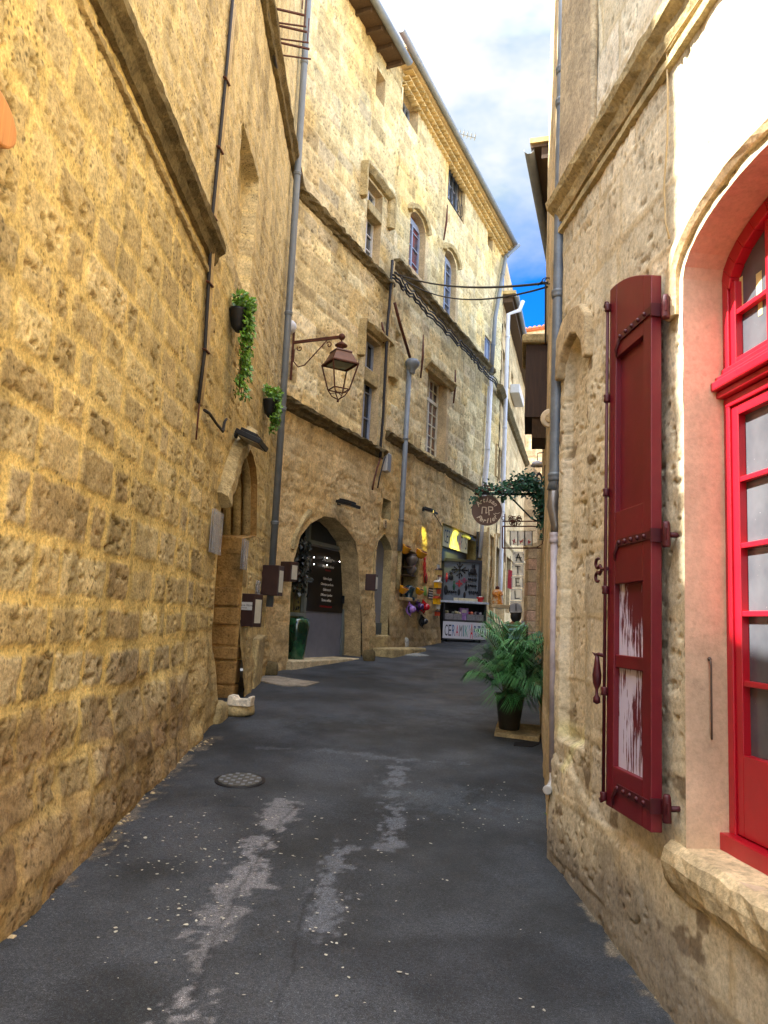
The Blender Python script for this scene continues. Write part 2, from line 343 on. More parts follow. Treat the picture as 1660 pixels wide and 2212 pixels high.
# ================================================================== the street
WA=W((-1.66,3),(-1.70,11),1); WB=W((-1.7455,11.71),(3.42,23.2),1); WB=W((-1.7455,11.71),(-1.7455+.45*10,21.71),1)
WR=W((1.267,3.25),(1.12,4.87),-1); WR2=W((1.155,5.15),(2.5,12.1),-1)
def street():
    xs=np.concatenate([[-150,-40,-12,-5],seq(-2.6,1.6,.016)[:-1],seq(1.6,6.5,.05),[9,15,40,150]]); ys=np.concatenate([[-60,-20,-6,-2,0,.8],seq(1.6,24,.014,.0045,0),[26,28,31,35,40,45,60,100,200]])
    X,Y=np.meshgrid(xs,ys,indexing='ij'); Z=gz(Y)+.006*(fbm(X*1.3,Y*1.3,3)-.5)*2+.0015*(fbm(X*14,Y*14,5)-.5)
    n=fbm(X*2.5,Y*2.5,7);n2=fbm(X*.6,Y*.6,9);n3=fbm(X*11,Y*11,13)
    c=mix(np.broadcast_to(srgb(44,46,47),X.shape+(3,)),np.broadcast_to(srgb(70,73,77),X.shape+(3,)),sstep(.35,.68,n2*.6+n*.4))
    # older grey asphalt patch on the far side, darker resurfacing in front on the left
    def line(P,wd,seed,amt,col):
        nonlocal c
        d=np.full(X.shape,9.)
        for a,b in zip(P[:-1],P[1:]):
            dx,dy=b[0]-a[0],b[1]-a[1];t=np.clip(((X-a[0])*dx+(Y-a[1])*dy)/(dx*dx+dy*dy),0,1); d=np.minimum(d,np.hypot(X-a[0]-t*dx,(Y-a[1]-t*dy)))
        k=(1-sstep(wd*.25,wd,d+ (fbm(X*5,Y*5,seed)-.5)*wd*3.6+(n3-.5)*wd*3.2+(fbm(X*26,Y*26,seed+3)-.5)*wd*3))*amt*sstep(.25,.5,fbm(X*1.7,Y*1.7,seed+1)+.16)
        c=mix(c,np.broadcast_to(col,X.shape+(3,)),np.clip(k,0,1))
    g=lambda x,y: tuple(gnd(x,y)[:2])
    line([g(385,2212),g(430,2080),g(500,1930),g(560,1830),g(610,1745),g(600,1735)],.075,40,.95,srgb(116,115,116))
    line([g(690,2000),g(710,1900),g(740,1835),g(850,1830),g(852,1760),g(860,1640)],.065,50,.75,srgb(100,103,108))
    line([g(560,1615),g(700,1622),g(860,1640),g(1000,1650)],.05,60,.5,srgb(98,102,108))
    line([g(660,1560),g(900,1550),g(1050,1530)],.3,70,.35,srgb(86,90,96))
    line([g(880,1720),g(1000,1720),g(1150,1740)],.3,75,.3,srgb(86,94,100))
    line([g(120,1905),g(240,1800),g(450,1592)],.07,80,.6,srgb(120,108,90))
    line([g(1460,2200),g(1340,2040),g(1215,1830)],.05,85,.7,srgb(130,118,98))
    dk=sstep(.58,.72,fbm(X*1.1+5,Y*1.1,91))*.35; c=c*(1-dk)[...,None]; c=c*(.86+.28*n3)[...,None]
    # tar joint cracks
    def crack(P,wd=.006):
        nonlocal c,Z
        d=np.full(X.shape,9.);xx=X+(fbm(X*4,Y*4,95)-.5)*.08
        for a,b in zip(P[:-1],P[1:]):
            dx,dy=b[0]-a[0],b[1]-a[1];t=np.clip(((xx-a[0])*dx+(Y-a[1])*dy)/(dx*dx+dy*dy),0,1); d=np.minimum(d,np.hypot(xx-a[0]-t*dx,(Y-a[1]-t*dy)))
        k=1-sstep(wd*.6,wd*1.8,d); c=c*(1-.42*k)[...,None]; Z=Z-.004*k
    crack([g(420,2150),g(520,1920),g(600,1790),g(640,1740)],.008); crack([g(600,2212),g(650,2000),g(700,1880)],.006); crack([g(440,1740),g(640,1745)],.006)
    nx,ny=X.shape; idx=np.arange(nx*ny).reshape(nx,ny); q=np.stack([idx[:-1,:-1],idx[1:,:-1],idx[1:,1:],idx[:-1,1:]],-1).reshape(-1,4)
    m,nt,b=nodes('worn_asphalt'); tc=N(nt,'ShaderNodeTexCoord');o=tc.outputs['Object'];a=N(nt,'ShaderNodeVertexColor',layer_name='Col').outputs[0]
    n1=noise(nt,60,6,.8,o); n2=noise(nt,210,3,.7,o); r=ramp(nt,n1.outputs[0],[(.32,.42),(.64,1.5)]); r2=ramp(nt,n2.outputs[0],[(.35,.4),(.58,1.2),(.68,3.0)])
    nt.links.new(mul(nt,mul(nt,a,r.outputs[0]),r2.outputs[0]),b.inputs['Base Color'])
    rr=ramp(nt,noise(nt,.9,4,.6,o).outputs[0],[(.35,.5),(.65,.82)]); nt.links.new(rr.outputs[0],b.inputs['Roughness']); b.inputs['Specular IOR Level'].default_value=.35
    bp=N(nt,'ShaderNodeBump');bp.inputs['Strength'].default_value=.6;bp.inputs['Distance'].default_value=.004; nt.links.new(n2.outputs[0],bp.inputs['Height']);nt.links.new(bp.outputs[0],b.inputs['Normal'])
    o=colour_mesh('street',np.stack([X,Y,Z],-1).reshape(-1,3),q,np.clip(c,.004,.9).reshape(-1,3),m,None); tag(o,'worn dark asphalt lane with pale patched seams rising between the stone houses','street',kind='structure')
street()
# ================================================================== helpers for buildings
def wpoly(w,pts,off=0): return [w.uv(x,y,off) for x,y in pts]
def reveal(mb,w,poly,depth,o0=.004,close=True):
    n=len(poly)
    for i in range(n if close else n-1):
        a=poly[i];b=poly[(i+1)%n]; q=[w.P(a[0],a[1],o0),w.P(b[0],b[1],o0),w.P(b[0],b[1],-depth),w.P(a[0],a[1],-depth)]
        mb.add(q,[(0,1,2,3)])
    return mb
def rect(u0,u1,z0,z1): return [(u0,z0),(u1,z0),(u1,z1),(u0,z1)]
def archrect(u0,u1,z0,z1,rise,n=10):
    c=(u0+u1)/2;h=(u1-u0)/2; return [(u0,z0),(u1,z0)]+[(c+h*math.cos(math.pi*i/n),z1-rise+rise*math.sin(math.pi*i/n)) for i in range(n+1)]
def window(b,w,u0,u1,z0,z1,depth=.2,cols=2,rows=3,fm=None,gm=None,rise=0,stile=.05,mun=.022,trans=None,surround=M_TRIML,fo=.03,name='window',blind=None):
    fm=fm or M_WFRAME;gm=gm or M_GLASS
    poly=archrect(u0,u1,z0,z1,rise) if rise else rect(u0,u1,z0,z1)
    f=MB();o1=-depth+fo+.05;o0=-depth+fo
    w.box(f,u0,u0+stile,z0,z1-rise*.5,o0,o1);w.box(f,u1-stile,u1,z0,z1-rise*.5,o0,o1)
    w.box(f,u0+stile,u1-stile,z0,z0+stile,o0,o1-.002);w.box(f,u0+stile,u1-stile,z1-stile-rise*.6,z1-rise*.3,o0,o1-.002)
    mid=(u0+u1)/2; w.box(f,mid-stile*.6,mid+stile*.6,z0+stile,z1-stile-rise*.5,o0,o1+.006)
    if trans: w.box(f,u0+stile,u1-stile,trans-.04,trans+.04,o0,o1+.012)
    zs=[z0+(z1-z0)*k/rows for k in range(1,rows)]
    for z in zs: w.box(f,u0+stile,u1-stile,z-mun/2,z+mun/2,o0+.01,o1-.008)
    for half in((u0+stile,mid-stile*.6),(mid+stile*.6,u1-stile)):
        n=cols//2
        for k in range(1,n): uu=half[0]+(half[1]-half[0])*k/n; w.box(f,uu-mun/2,uu+mun/2,z0+stile,z1-stile,o0+.012,o1-.009)
    wo=f.build(name,fm,b)
    g=MB();w.prism(g,poly,-depth-.03,-depth+fo+.012); g.build('pane',gm,wo)
    s=MB();reveal(s,w,poly,depth+.03);s.build('window_reveal',surround,wo)
    return wo,poly
def gutter(b,w,pts,off,r=.075,mat=None,name='gutter'):
    """half-round gutter along pts [(u,z)]"""
    m=MB();prof=[(off+r*math.cos(a),r*math.sin(a)) for a in np.linspace(math.pi,2*math.pi,9)]+[(off+(r-.008)*math.cos(a),(r-.008)*math.sin(a)) for a in np.linspace(2*math.pi,math.pi,9)]
    w.sweep(m,pts,prof,seg=3,jit=0,smooth=True); return m.build(name,mat or M_ZINC,b)
def pipe_thing(pts,r,mat,label,name='drainpipe',collars=(),group=None,elbow=None):
    e=empty(name,pts[-1],label,'drainpipe' if 'pipe' in name else name,group)
    m=MB();m.tube(pts,r,14);m.build('pipe',mat,e)
    for k in collars:
        i,t=int(k),k-int(k); p=V(pts[i])+(V(pts[i+1])-V(pts[i]))*t; d=nrm(V(pts[i+1])-V(pts[i]))
        c=MB();c.lathe(p-d*.03,[(r*1.02,0),(r*1.22,.004),(r*1.25,.02),(r*1.12,.028),(r*1.22,.04),(r*1.05,.06)],14,axis=d); c.build('collar',mat,e)
    return e
OCH=[srgb(176,156,112),srgb(196,176,126),srgb(152,132,96),srgb(206,188,140),srgb(170,154,122)]
YM=srgb(224,196,122)
# ================================================================== near left building
bA=empty('stone_house',(-1.7,7.5,.4),'tall ochre stone house with thick yellow mortar joints and pointed doorway','building')
cz=gnd
doorA=wpoly(WA,[(449,1530),(455,1400),(470,1200),(477,1096),(492,1040),(505,1005),(521,978),(538,963),(547,985),(553,1010),(556,1045),(554,1157),(529,1163),(522,1280),(505,1515)])
doorA=[(max(u,4.72) if z<2.7 and u<5.6 else u,z) for u,z in doorA]
blindA=[(WA.uv(525,270)[0],5.2),(WA.uv(560,380)[0],5.2),(WA.uv(560,380)[0],6.72),(WA.uv(525,270)[0],6.72)]
def patchA(c,U,Z):
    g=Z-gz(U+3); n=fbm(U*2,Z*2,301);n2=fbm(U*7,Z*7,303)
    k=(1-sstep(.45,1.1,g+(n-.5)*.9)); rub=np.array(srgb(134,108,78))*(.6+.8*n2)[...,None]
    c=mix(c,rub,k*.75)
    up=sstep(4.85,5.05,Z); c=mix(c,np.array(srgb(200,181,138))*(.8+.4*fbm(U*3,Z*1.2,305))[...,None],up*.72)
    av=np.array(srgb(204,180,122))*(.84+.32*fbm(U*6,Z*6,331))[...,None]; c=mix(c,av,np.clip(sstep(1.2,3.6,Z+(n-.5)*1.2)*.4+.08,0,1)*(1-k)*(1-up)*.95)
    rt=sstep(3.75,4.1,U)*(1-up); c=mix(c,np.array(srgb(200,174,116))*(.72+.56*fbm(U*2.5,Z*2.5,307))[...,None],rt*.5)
    # rain stains running down, grey lichen
    st=sstep(.55,.75,fbm(U*5,Z*.5,309))*.25; c=c*(1-st)[...,None]
    li=sstep(.6,.75,fbm(U*1.4,Z*1.4,311))*.35; c=mix(c,np.broadcast_to(srgb(120,104,72),c.shape),li)
    return c
def bulA(U,Z):
    g=Z-gz(U+3); return .10*(1-sstep(.1,.9,g))+.05*(fbm(U*2.3,Z*3,313)-.5)*(1-sstep(.6,1.4,g))*2+.03*(fbm(U*.7,Z*.7,315)-.5)
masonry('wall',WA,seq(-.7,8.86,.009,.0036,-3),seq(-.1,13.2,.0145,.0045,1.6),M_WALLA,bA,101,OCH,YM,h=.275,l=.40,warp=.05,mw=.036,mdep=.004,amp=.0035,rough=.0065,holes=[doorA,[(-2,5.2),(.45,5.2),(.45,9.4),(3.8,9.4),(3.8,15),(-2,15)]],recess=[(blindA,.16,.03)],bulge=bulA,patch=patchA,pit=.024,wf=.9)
m=MB(); WA.box(m,-.69,.44,-2,5.2,-.6,-.05);WA.box(m,-14,-.69,-2,5.2,-.6,.02); m.build('low_wing',M_TRIM,bA)
m=MB(); WA.box(m,3.85,8.9,-1,13.2,-6,-.7); WA.box(m,.45,3.84,-1,9.4,-6,-.7);WA.box(m,.45,.6,-1,9.4,-.7,-.02);WA.box(m,3.85,4.0,9.3,13.2,-.7,-.02); m.build('body',M_TRIM,bA)
m=MB(); WA.sweep(m,[(-.7,4.86),(3.62,4.86)],[(0,-.13),(.035,-.12),(.05,-.07),(.06,-.04),(.11,.0),(.12,.055),(0,.07)],.09,.006,3); m.build('cornice',M_TRIMD,bA,)
m=MB(); WA.sweep(m,[(-.7,4.62),(3.5,4.60)],[(0,-.03),(.03,-.02),(.035,.01),(0,.02)],.05,.006,4); m.build('string_course',M_TRIM,bA)
m=MB(); WA.sweep(m,[(4.6,8.62),(8.85,8.62)],[(0,-.14),(.05,-.12),(.07,-.05),(.12,0),(.12,.05),(0,.07)],.2,.012,5); m.build('string_course',M_TRIMD,bA)
# pointed doorway: deep niche with moulded jamb
m=MB();reveal(m,WA,doorA,.55); back=MB(); WA.prism(back,[(u,z) for u,z in doorA],-.62,-.55); dn=m.build('doorway',M_WALLA_IN if 'M_WALLA_IN' in globals() else stone_mat('ochre_jamb_stone',srgb(176,138,82),pits=.3,bump=.7),bA)
back.build('door_leaf',wood_mat('old_plank_door',srgb(60,42,28),.8),dn)
for k,(ins,o) in enumerate(((.05,-.12),(.1,-.24),(.14,-.36))):
    m=MB();cu=sum(u for u,z in doorA)/len(doorA)
    pts=[(u-math.copysign(ins,u-cu)*.9,z-ins*.6) for u,z in doorA[3:12]]
    WA.sweep(m,pts,[(o-.045,-.05),(o+.045,-.05),(o+.05,0),(o,.045),(o-.05,0)],.08,.004,8+k,smooth=True); m.build('arch_rib',M_TRIM,dn)
m=MB();hp=[(u-.05,z+.03) for u,z in doorA[3:8]]; hp[0]=(hp[0][0]-.02,WA.uv(477,1096)[1]); WA.sweep(m,hp,[(0,-.02),(.09,-.02),(.13,.02),(.12,.15),(.05,.19),(0,.2)],.07,.014,12);m.build('hood_mould',M_TRIM,dn)
# coursed jamb blocks with dark open joints at the far side of the niche
ju=WA.uv(512,1400)[0]
zz=gz(9.5)-.1;rr=random.Random(5);k=0
while zz<2.55:
    h=rr.uniform(.16,.3);m=MB();x=rr.uniform(-.03,.03)
    c=WA.P(ju+.16+x,zz+h/2,-.27);m.box(c,WA.D*.16,WA.N*(.265+rr.uniform(-.02,.015)),V((0,0,h/2-.009)));o=m.build('jamb_block',MATS.setdefault('jb',stone_mat('ochre_block',srgb(168,132,80),pits=.35,bump=.9)),dn,bevel=.02);zz+=h;k+=1
# leaning slab and threshold rocks
m=MB();p=WA.P(WA.uv(540,1450)[0],gz(10.2)+.3,.06);m.box(p,WA.D*.3+V((0,0,.02)),WA.N*.07,V((0,.1,.36)));o=m.build('leaning_slab',M_TRIM,bA,bevel=.03)
# ================================================================== facade B
J=4.05
cols_B=[srgb(206,184,134),srgb(216,196,148),srgb(188,166,122),srgb(222,206,162),srgb(202,184,148),srgb(214,188,128)]
archB=wpoly(WB,[(612,1462),(614,1440),(618,1375),(623.6,1310),(631.5,1210),(650,1157),(671,1131),(700,1115),(723,1119),(747,1142),(765.5,1170),(773,1202),(776,1257),(778.6,1310),(779.5,1375),(778.6,1436),(778,1450)])
pdoor=wpoly(WB,[(797.4,1371.6),(805.3,1283),(809,1220),(811.6,1188),(818,1168),(831,1153.4),(841.6,1171),(847,1188),(846,1204),(842,1290),(836.9,1374.8)])
def wrect(w,tl,br):
    a=w.uv(*tl);b=w.uv(*br);return a[0],b[0],b[1],a[1]
b1=empty('stone_house',WB.P(2,gz(12.5)),'stone house with big arched shop door, hanging lantern side and mullioned window','building')
w1=wrect(WB,(815,145),(830,232));w2=wrect(WB,(797,386),(819,578));w3=wrect(WB,(792.5,721),(813,962))
holesB1=[archB,rect(*w1),rect(*w2),rect(*w3)]
def patchB(c,U,Z):
    Y=WB.a[1]+WB.d[1]*U; g=Z-gz(Y)
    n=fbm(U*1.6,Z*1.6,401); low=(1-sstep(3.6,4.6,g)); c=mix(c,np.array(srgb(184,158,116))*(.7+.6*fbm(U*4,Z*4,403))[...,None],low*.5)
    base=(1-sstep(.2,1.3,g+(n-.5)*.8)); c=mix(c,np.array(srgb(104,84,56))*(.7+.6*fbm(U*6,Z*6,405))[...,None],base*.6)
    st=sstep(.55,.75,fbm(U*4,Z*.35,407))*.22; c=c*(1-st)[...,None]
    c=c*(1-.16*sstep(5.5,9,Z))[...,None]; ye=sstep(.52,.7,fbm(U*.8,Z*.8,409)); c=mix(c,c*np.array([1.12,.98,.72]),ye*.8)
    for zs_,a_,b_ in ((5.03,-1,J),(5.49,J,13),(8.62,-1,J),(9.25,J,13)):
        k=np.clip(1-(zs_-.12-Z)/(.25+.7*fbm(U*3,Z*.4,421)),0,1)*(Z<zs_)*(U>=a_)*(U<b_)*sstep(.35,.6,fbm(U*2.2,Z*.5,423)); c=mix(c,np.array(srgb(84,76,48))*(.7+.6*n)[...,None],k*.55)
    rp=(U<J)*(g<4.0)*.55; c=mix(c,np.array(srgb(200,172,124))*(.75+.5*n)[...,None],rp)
    return c
def bulB(U,Z):
    Y=WB.a[1]+WB.d[1]*U; g=Z-gz(Y); return .06*(1-sstep(0,1.2,g))+.05*(fbm(U*1.2,Z*1.2,411)-.5)*(1-sstep(3,5,g))*2
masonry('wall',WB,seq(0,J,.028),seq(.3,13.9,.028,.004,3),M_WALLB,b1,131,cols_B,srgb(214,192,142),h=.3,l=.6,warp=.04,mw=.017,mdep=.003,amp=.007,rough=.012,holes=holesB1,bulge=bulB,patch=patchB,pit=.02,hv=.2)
m=MB();WB.box(m,0,J-.01,-.5,13.9,-7,-1.2);m.build('body',M_TRIM,b1)
for (a,z,d,dy,mt,sd) in ((0,8.62,.13,.14,M_TRIMD,21),(0,5.03,.15,.12,M_TRIMD,22)):
    m=MB();WB.sweep(m,[(a,z),(J-.05,z)],[(0,-.15),(d*.3,-.12),(d*.45,-.07),(d*.95,-.03),(d,.02),(0,.04)],.12,.02,sd);m.build('string_course',mt,b1)
window(b1,WB,*w1,depth=.3,cols=2,rows=3); 
tz=WB.uv(798,445)[1]; window(b1,WB,*w2,depth=.25,cols=2,rows=5,trans=tz)
wo,_=window(b1,WB,*w3,depth=.24,cols=2,rows=4,fm=M_GFRAME,gm=M_GLASSD,trans=WB.uv(800,810)[1])
m=MB();z=WB.uv(812,820)[1];WB.box(m,w3[0]+.02,w3[1]-.02,z-.14,z+.14,-.16,-.02);m.build('stone_transom',M_TRIM,wo,bevel=.02)
m=MB();z=tz;WB.box(m,w2[0]+.01,w2[1]-.01,z-.1,z+.1,-.2,.03);m.build('stone_transom',M_TRIM,b1,bevel=.02)
# label moulds over the mullioned windows
for (q,hh) in ((w2,.35),(w3,.12)):
    m=MB();WB.sweep(m,[(q[0]-.28,q[3]-.55+hh*0),(q[0]-.28,q[3]+.12),(q[1]+.32,q[3]+.12),(q[1]+.32,q[3]-.55)],[(0,-.07),(.08,-.06),(.15,.02),(.15,.07),(0,.09)],.15,.012,31);m.build('label_mould',M_TRIM,b1)
# gutter and wooden eave of the first house
gp=[WB.uv(822,0,.46),WB.uv(884,152,.46)]; zg=(gp[0][1]+gp[1][1])/2-.0; ue=gp[1][0]
gutter(b1,WB,[(-.5,zg),(ue,zg)],.46,.08)
m=MB();WB.box(m,-.5,ue,zg-.02,zg+.04,-.3,.40);m.build('eave_soffit',M_EAVE,b1)
m=MB();WB.box(m,-.5,ue+.02,zg+.1,zg+.2,-6,.42);m.build('roof',M_TILE,b1)
m=MB();
u=-.3
while u<ue-.1: WB.box(m,u,u+.07,zg-.11,zg-.022,-.3,.34);u+=.5
m.build('rafters',M_EAVE,b1)
m=MB();WB.box(m,0,J,13.9,zg-.03,-.3,0);m.build('frieze',M_TRIM,b1)
# arch: reveal, glazed shop front, leaf with poster
dm=MB();reveal(dm,WB,archB,.42);ad=dm.build('arch_reveal',stone_mat('arch_stone',srgb(190,164,120),pits=.3,bump=.8),b1)
uL=WB.uv(612,1455)[0];zb=gz(12.9)+.1
m=MB();WB.prism(m,archB,-.47,-.43);m.build('shop_glass',M_GLASSD,ad)
def frontuv(x,y,off=-.38): return WB.uv(x,y,off)
a=frontuv(675,1480);bq=frontuv(743,1460);
u0=frontuv(653,1400)[0];u1=frontuv(735,1400)[0];DU0,DU1=u0,u1;zt=frontuv(700,1130)[1];zmid=frontuv(700,1184)[1]
m=MB();WB.box(m,u0,u1,zb,zmid+.02,-.42,-.38);m.build('door_leaf',plain('blue_grey_painted_door',srgb(112,116,132),.45,0,.15,3),ad)
m=MB()
WB.box(m,u0-.09,u0-.01,zb,zt,-.41,-.34);WB.box(m,u1+.01,u1+.09,zb,zmid,-.41,-.34);WB.box(m,u0-.01,u1+.01,zmid+.02,zmid+.09,-.41,-.34)
m.build('door_frame',plain('grey_green_frame',srgb(108,114,110),.5,0,.12),ad)
m=MB();WB.box(m,u0,u1,zmid+.09,zt,-.415,-.39);m.build('fanlight_panel',plain('slate_panel',srgb(36,44,52),.5,0,.15,3),ad)
m=MB();WB.box(m,u1-.08,u1-.05,zb+1.0,zb+1.15,-.38,-.32);m.build('door_handle',M_DARKMETAL,ad)
# interior seen at the left of the leaf: olive wall
m=MB();WB.box(m,uL+.06,u0-.11,zb,frontuv(650,1270)[1],-.425,-.41);m.build('window_back_panel',plain('olive_wall',srgb(120,112,62),.8,0,.35,2,c2=srgb(60,66,44)),ad)
m=MB();zc=frontuv(640,1327)[1];WB.box(m,uL+.1,u0-.1,zc-.03,zc+.03,-.41,-.3);m.build('shelf',plain('shelf_grey',srgb(120,128,122),.5),ad)
m=MB();WB.box(m,uL-.02,WB.uv(760,1432)[0],gz(12.5)-.2,zb,-.7,.16);m.build('door_step',stone_mat('pale_threshold',srgb(196,178,142),bump=.3,pits=.1),b1,bevel=.015)
# hood scar on the left of the arch
m=MB();sc=wpoly(WB,[(629,1187),(634,1165),(643,1143),(654,1122),(668,1105)]);WB.sweep(m,sc,[(0,-.03),(.06,-.025),(.06,.03),(0,.05)],.1,.006,44);m.build('arch_hood_fragment',M_TRIM,b1)
# ================================================================== facade B, second house
b2=empty('stone_house',WB.P(8,gz(18.5)),'long stone house with tile cornice, arched upper windows and ceramics shop below','building')
UE=12.62
w4=wrect(WB,(888,456),(915,612));w5=wrect(WB,(962,541),(982,698));w6=wrect(WB,(872.6,183),(902,292));w7=wrect(WB,(971,330),(1003,486));w8=wrect(WB,(1055,486),(1064,545))
w9=wrect(WB,(925.9,794.6),(960,999));w10=wrect(WB,(1048,722),(1060,784));slit=wrect(WB,(827,1075),(843,1124));nich=wrect(WB,(856,714),(867,745));blk=wrect(WB,(840,806),(858,880))
vit=wrect(WB,(869.3,1186),(901,1294));shop=[WB.uv(957,1137)[0],WB.uv(1033,1200)[0],.6,4.12]
w4=(w4[0],w4[1],w4[2],w4[3]+.15);
hB2=[pdoor,archrect(*w4,.3),archrect(*w5[:3],w5[3]+.15,.3),rect(*w6),rect(*w7),rect(*w8),rect(*w9),rect(*w10),rect(*slit),rect(*vit),rect(*shop)]
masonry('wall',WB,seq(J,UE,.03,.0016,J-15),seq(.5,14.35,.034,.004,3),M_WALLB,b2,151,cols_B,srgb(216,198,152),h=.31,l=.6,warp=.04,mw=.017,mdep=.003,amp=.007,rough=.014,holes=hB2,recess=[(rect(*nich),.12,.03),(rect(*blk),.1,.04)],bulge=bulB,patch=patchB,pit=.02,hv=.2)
m=MB();WB.box(m,J+.01,UE,-.5,14.3,-7,-1.3);WB.box(m,UE-.02,UE,-.5,14.3,-1.3,-.02);m.build('body',M_TRIM,b2)
for (a,e,z,d,sd) in ((J+.05,WB.uv(1062,800)[0],9.25,.16,24),(J+.05,UE-.4,5.49,.11,25)):
    m=MB();WB.sweep(m,[(a,z),(e,z)],[(0,-.17),(d*.3,-.14),(d*.5,-.08),(d*.95,-.03),(d,.02),(0,.04)],.14,.018,sd);m.build('string_course',M_TRIMD,b2)
window(b2,WB,*w4,depth=.22,cols=2,rows=4,rise=.3,fm=M_GFRAME,gm=plain('red_curtained_glass',srgb(128,58,58),.25,0,.5,2,bump=0,c2=srgb(60,56,66),mask=(.42,.6)))
window(b2,WB,*w5[:3],w5[3]+.15,depth=.22,cols=2,rows=4,rise=.3,fm=M_GFRAME)
window(b2,WB,*w6,depth=.3,cols=4,rows=1,fm=M_GFRAME)
wo,_=window(b2,WB,*w7,depth=.3,cols=4,rows=3,fm=M_GFRAME)
m=MB();zc=(w7[2]+w7[3])/2;
for k in range(5): u=w7[0]+(w7[1]-w7[0])*(k+.5)/5; m.tube([WB.P(u,w7[2]+.1,-.05),WB.P(u,w7[3]-.25,-.05)],.009,5)
for k in range(5):
    u=w7[0]+(w7[1]-w7[0])*(k+.5)/5; m.tube([WB.P(u+.1*math.cos(t),w7[2]+.35+.18*math.sin(t),-.04) for t in np.linspace(0,6.28,12)],.008,5)
for z in (w7[2]+.12,w7[3]-.3): m.tube([WB.P(w7[0],z,-.05),WB.P(w7[1],z,-.05)],.012,5)
m.build('iron_grille',M_DARKMETAL,wo)
window(b2,WB,*w8,depth=.3,cols=2,rows=1,gm=M_GLASSD,fm=M_EAVE)
window(b2,WB,*w9,depth=.3,cols=4,rows=7,trans=WB.uv(935,872,-.25)[1],gm=plain('curtained_glass',srgb(120,84,58),.25,0,.4,2,bump=0,c2=srgb(70,72,78),mask=(.45,.6)),fm=plain('cream_window_paint',srgb(214,206,184),.5,0,.08))
window(b2,WB,*w10,depth=.12,cols=2,rows=1,fm=M_GFRAME,gm=plain('blue_shutter',srgb(150,168,196),.5,0,.1))
for q in (w4,(w5[0],w5[1],w5[2],w5[3]+.15)):
    m=MB();ar=archrect(*q,.3)[2:];ar=[(u+(u-(q[0]+q[1])/2)*.25,z+.1) for u,z in ar][::-1];WB.sweep(m,ar,[(0,-.06),(.08,-.05),(.11,.03),(0,.08)],.1,.008,46);m.build('arch_hood',M_TRIM,b2)
    m=MB();WB.box(m,q[0]-.06,q[1]+.08,q[2]-.12,q[2],-.1,.05);m.build('window_sill',M_TRIML,b2,bevel=.015)
    m=MB();WB.box(m,q[1]+.003,q[1]+.22,q[2]+.03,q[3]-.35,-.05,.012);m.build('pale_jamb',M_TRIML,b2,bevel=.012)
m=MB();WB.sweep(m,[(w9[0]-.25,w9[3]+.02),(w9[1]+.35,w9[3]+.02)],[(0,-.1),(.06,-.09),(.09,-.02),(.15,.05),(.15,.1),(0,.13)],.12,.01,47);m.build('lintel_mould',M_TRIM,b2)
m=MB();WB.box(m,w9[1]+.003,w9[1]+.2,w9[2]+.05,w9[3]-.05,-.05,.01);m.build('pale_jamb',M_TRIML,b2,bevel=.012)
# genoise: stepped rows of canal tiles under the gutter
zg2=(WB.uv(878,98,.38)[1]+WB.uv(1096,484,.38)[1])/2; us0=WB.uv(870,92,.38)[0]
for row in range(3):
    m=MB();u=J+.1+.085*row
    while u<UE+.05:
        o1=.09+.08*row;z=zg2-.44+.13*row
        pts=[(u+.08*math.cos(t),z+.075*math.sin(t)) for t in np.linspace(0,math.pi,7)]+[(u+.062*math.cos(t),z+.055*math.sin(t)) for t in np.linspace(math.pi,0,7)]
        WB.prism(m,pts,-.05,o1);u+=.175
    WB.box(m,J+.02,UE+.05,zg2-.365+.13*row,zg2-.335+.13*row,-.1,.07+.08*row)
    m.build('tile_cornice_row',M_TILED,b2)
gutter(b2,WB,[(us0-.1,zg2+.02),(UE+.1,zg2+.02)],.38,.075)
m=MB();WB.box(m,J-.5,UE+.15,zg2-.06,zg2+.0,-.3,.30);m.build('eave_soffit',M_TRIML,b2)
m=MB();WB.box(m,J-.5,UE+.15,zg2+.03,zg2+.1,-6,.30);m.build('roof',M_TILED,b2)
m=MB();WB.box(m,J+.02,UE,14.3,zg2-.05,-.3,0);m.build('frieze',M_TRIML,b2)
# pointed grey door and steps
m=MB();reveal(m,WB,pdoor,.22);pd=m.build('doorway_reveal',M_TRIM,b2)
m=MB();WB.prism(m,pdoor,-.24,-.18);lf=m.build('door_leaf',wood_mat('grey_weathered_door',srgb(128,130,138),.6,.14),pd)
m=MB();q=pdoor;WB.box(m,q[0][0],q[-1][0],q[0][1]+.02,q[0][1]+.24,-.18,-.14);m.build('kick_board',plain('slate_blue_paint',srgb(70,84,94),.5),lf)
m=MB();WB.box(m,q[0][0]-.05,q[-1][0]+.12,gz(15.3),q[0][1],-.2,.05);m.build('door_step',M_TRIM,b2,bevel=.03)
m=MB();WB.box(m,q[0][0]+.02,q[-1][0]+.95,gz(15.3)-.1,WB.uv(800,1403,.5)[1],.07,.52);m.build('door_step',M_TRIM,b2,bevel=.03)
m=MB();reveal(m,WB,rect(*slit),.3);s=m.build('slit_reveal',M_TRIM,b2);m=MB();WB.box(m,slit[0],slit[1],slit[2],slit[3],-.34,-.3);m.build('slit_panel',M_EAVE,s)
# small shop window recess with wooden frame
m=MB();reveal(m,WB,rect(*vit),.35);s=m.build('display_recess',M_TRIM,b2);m=MB();WB.box(m,vit[0],vit[1],vit[2],vit[3],-.4,-.35);m.build('recess_back',plain('dark_brown_board',srgb(88,72,54),.7,0,.3),s)
m=MB();WB.box(m,vit[0]-.05,vit[1]+.08,vit[2]-.07,vit[2],-.3,.1);m.build('recess_sill',M_TRIML,s,bevel=.01)
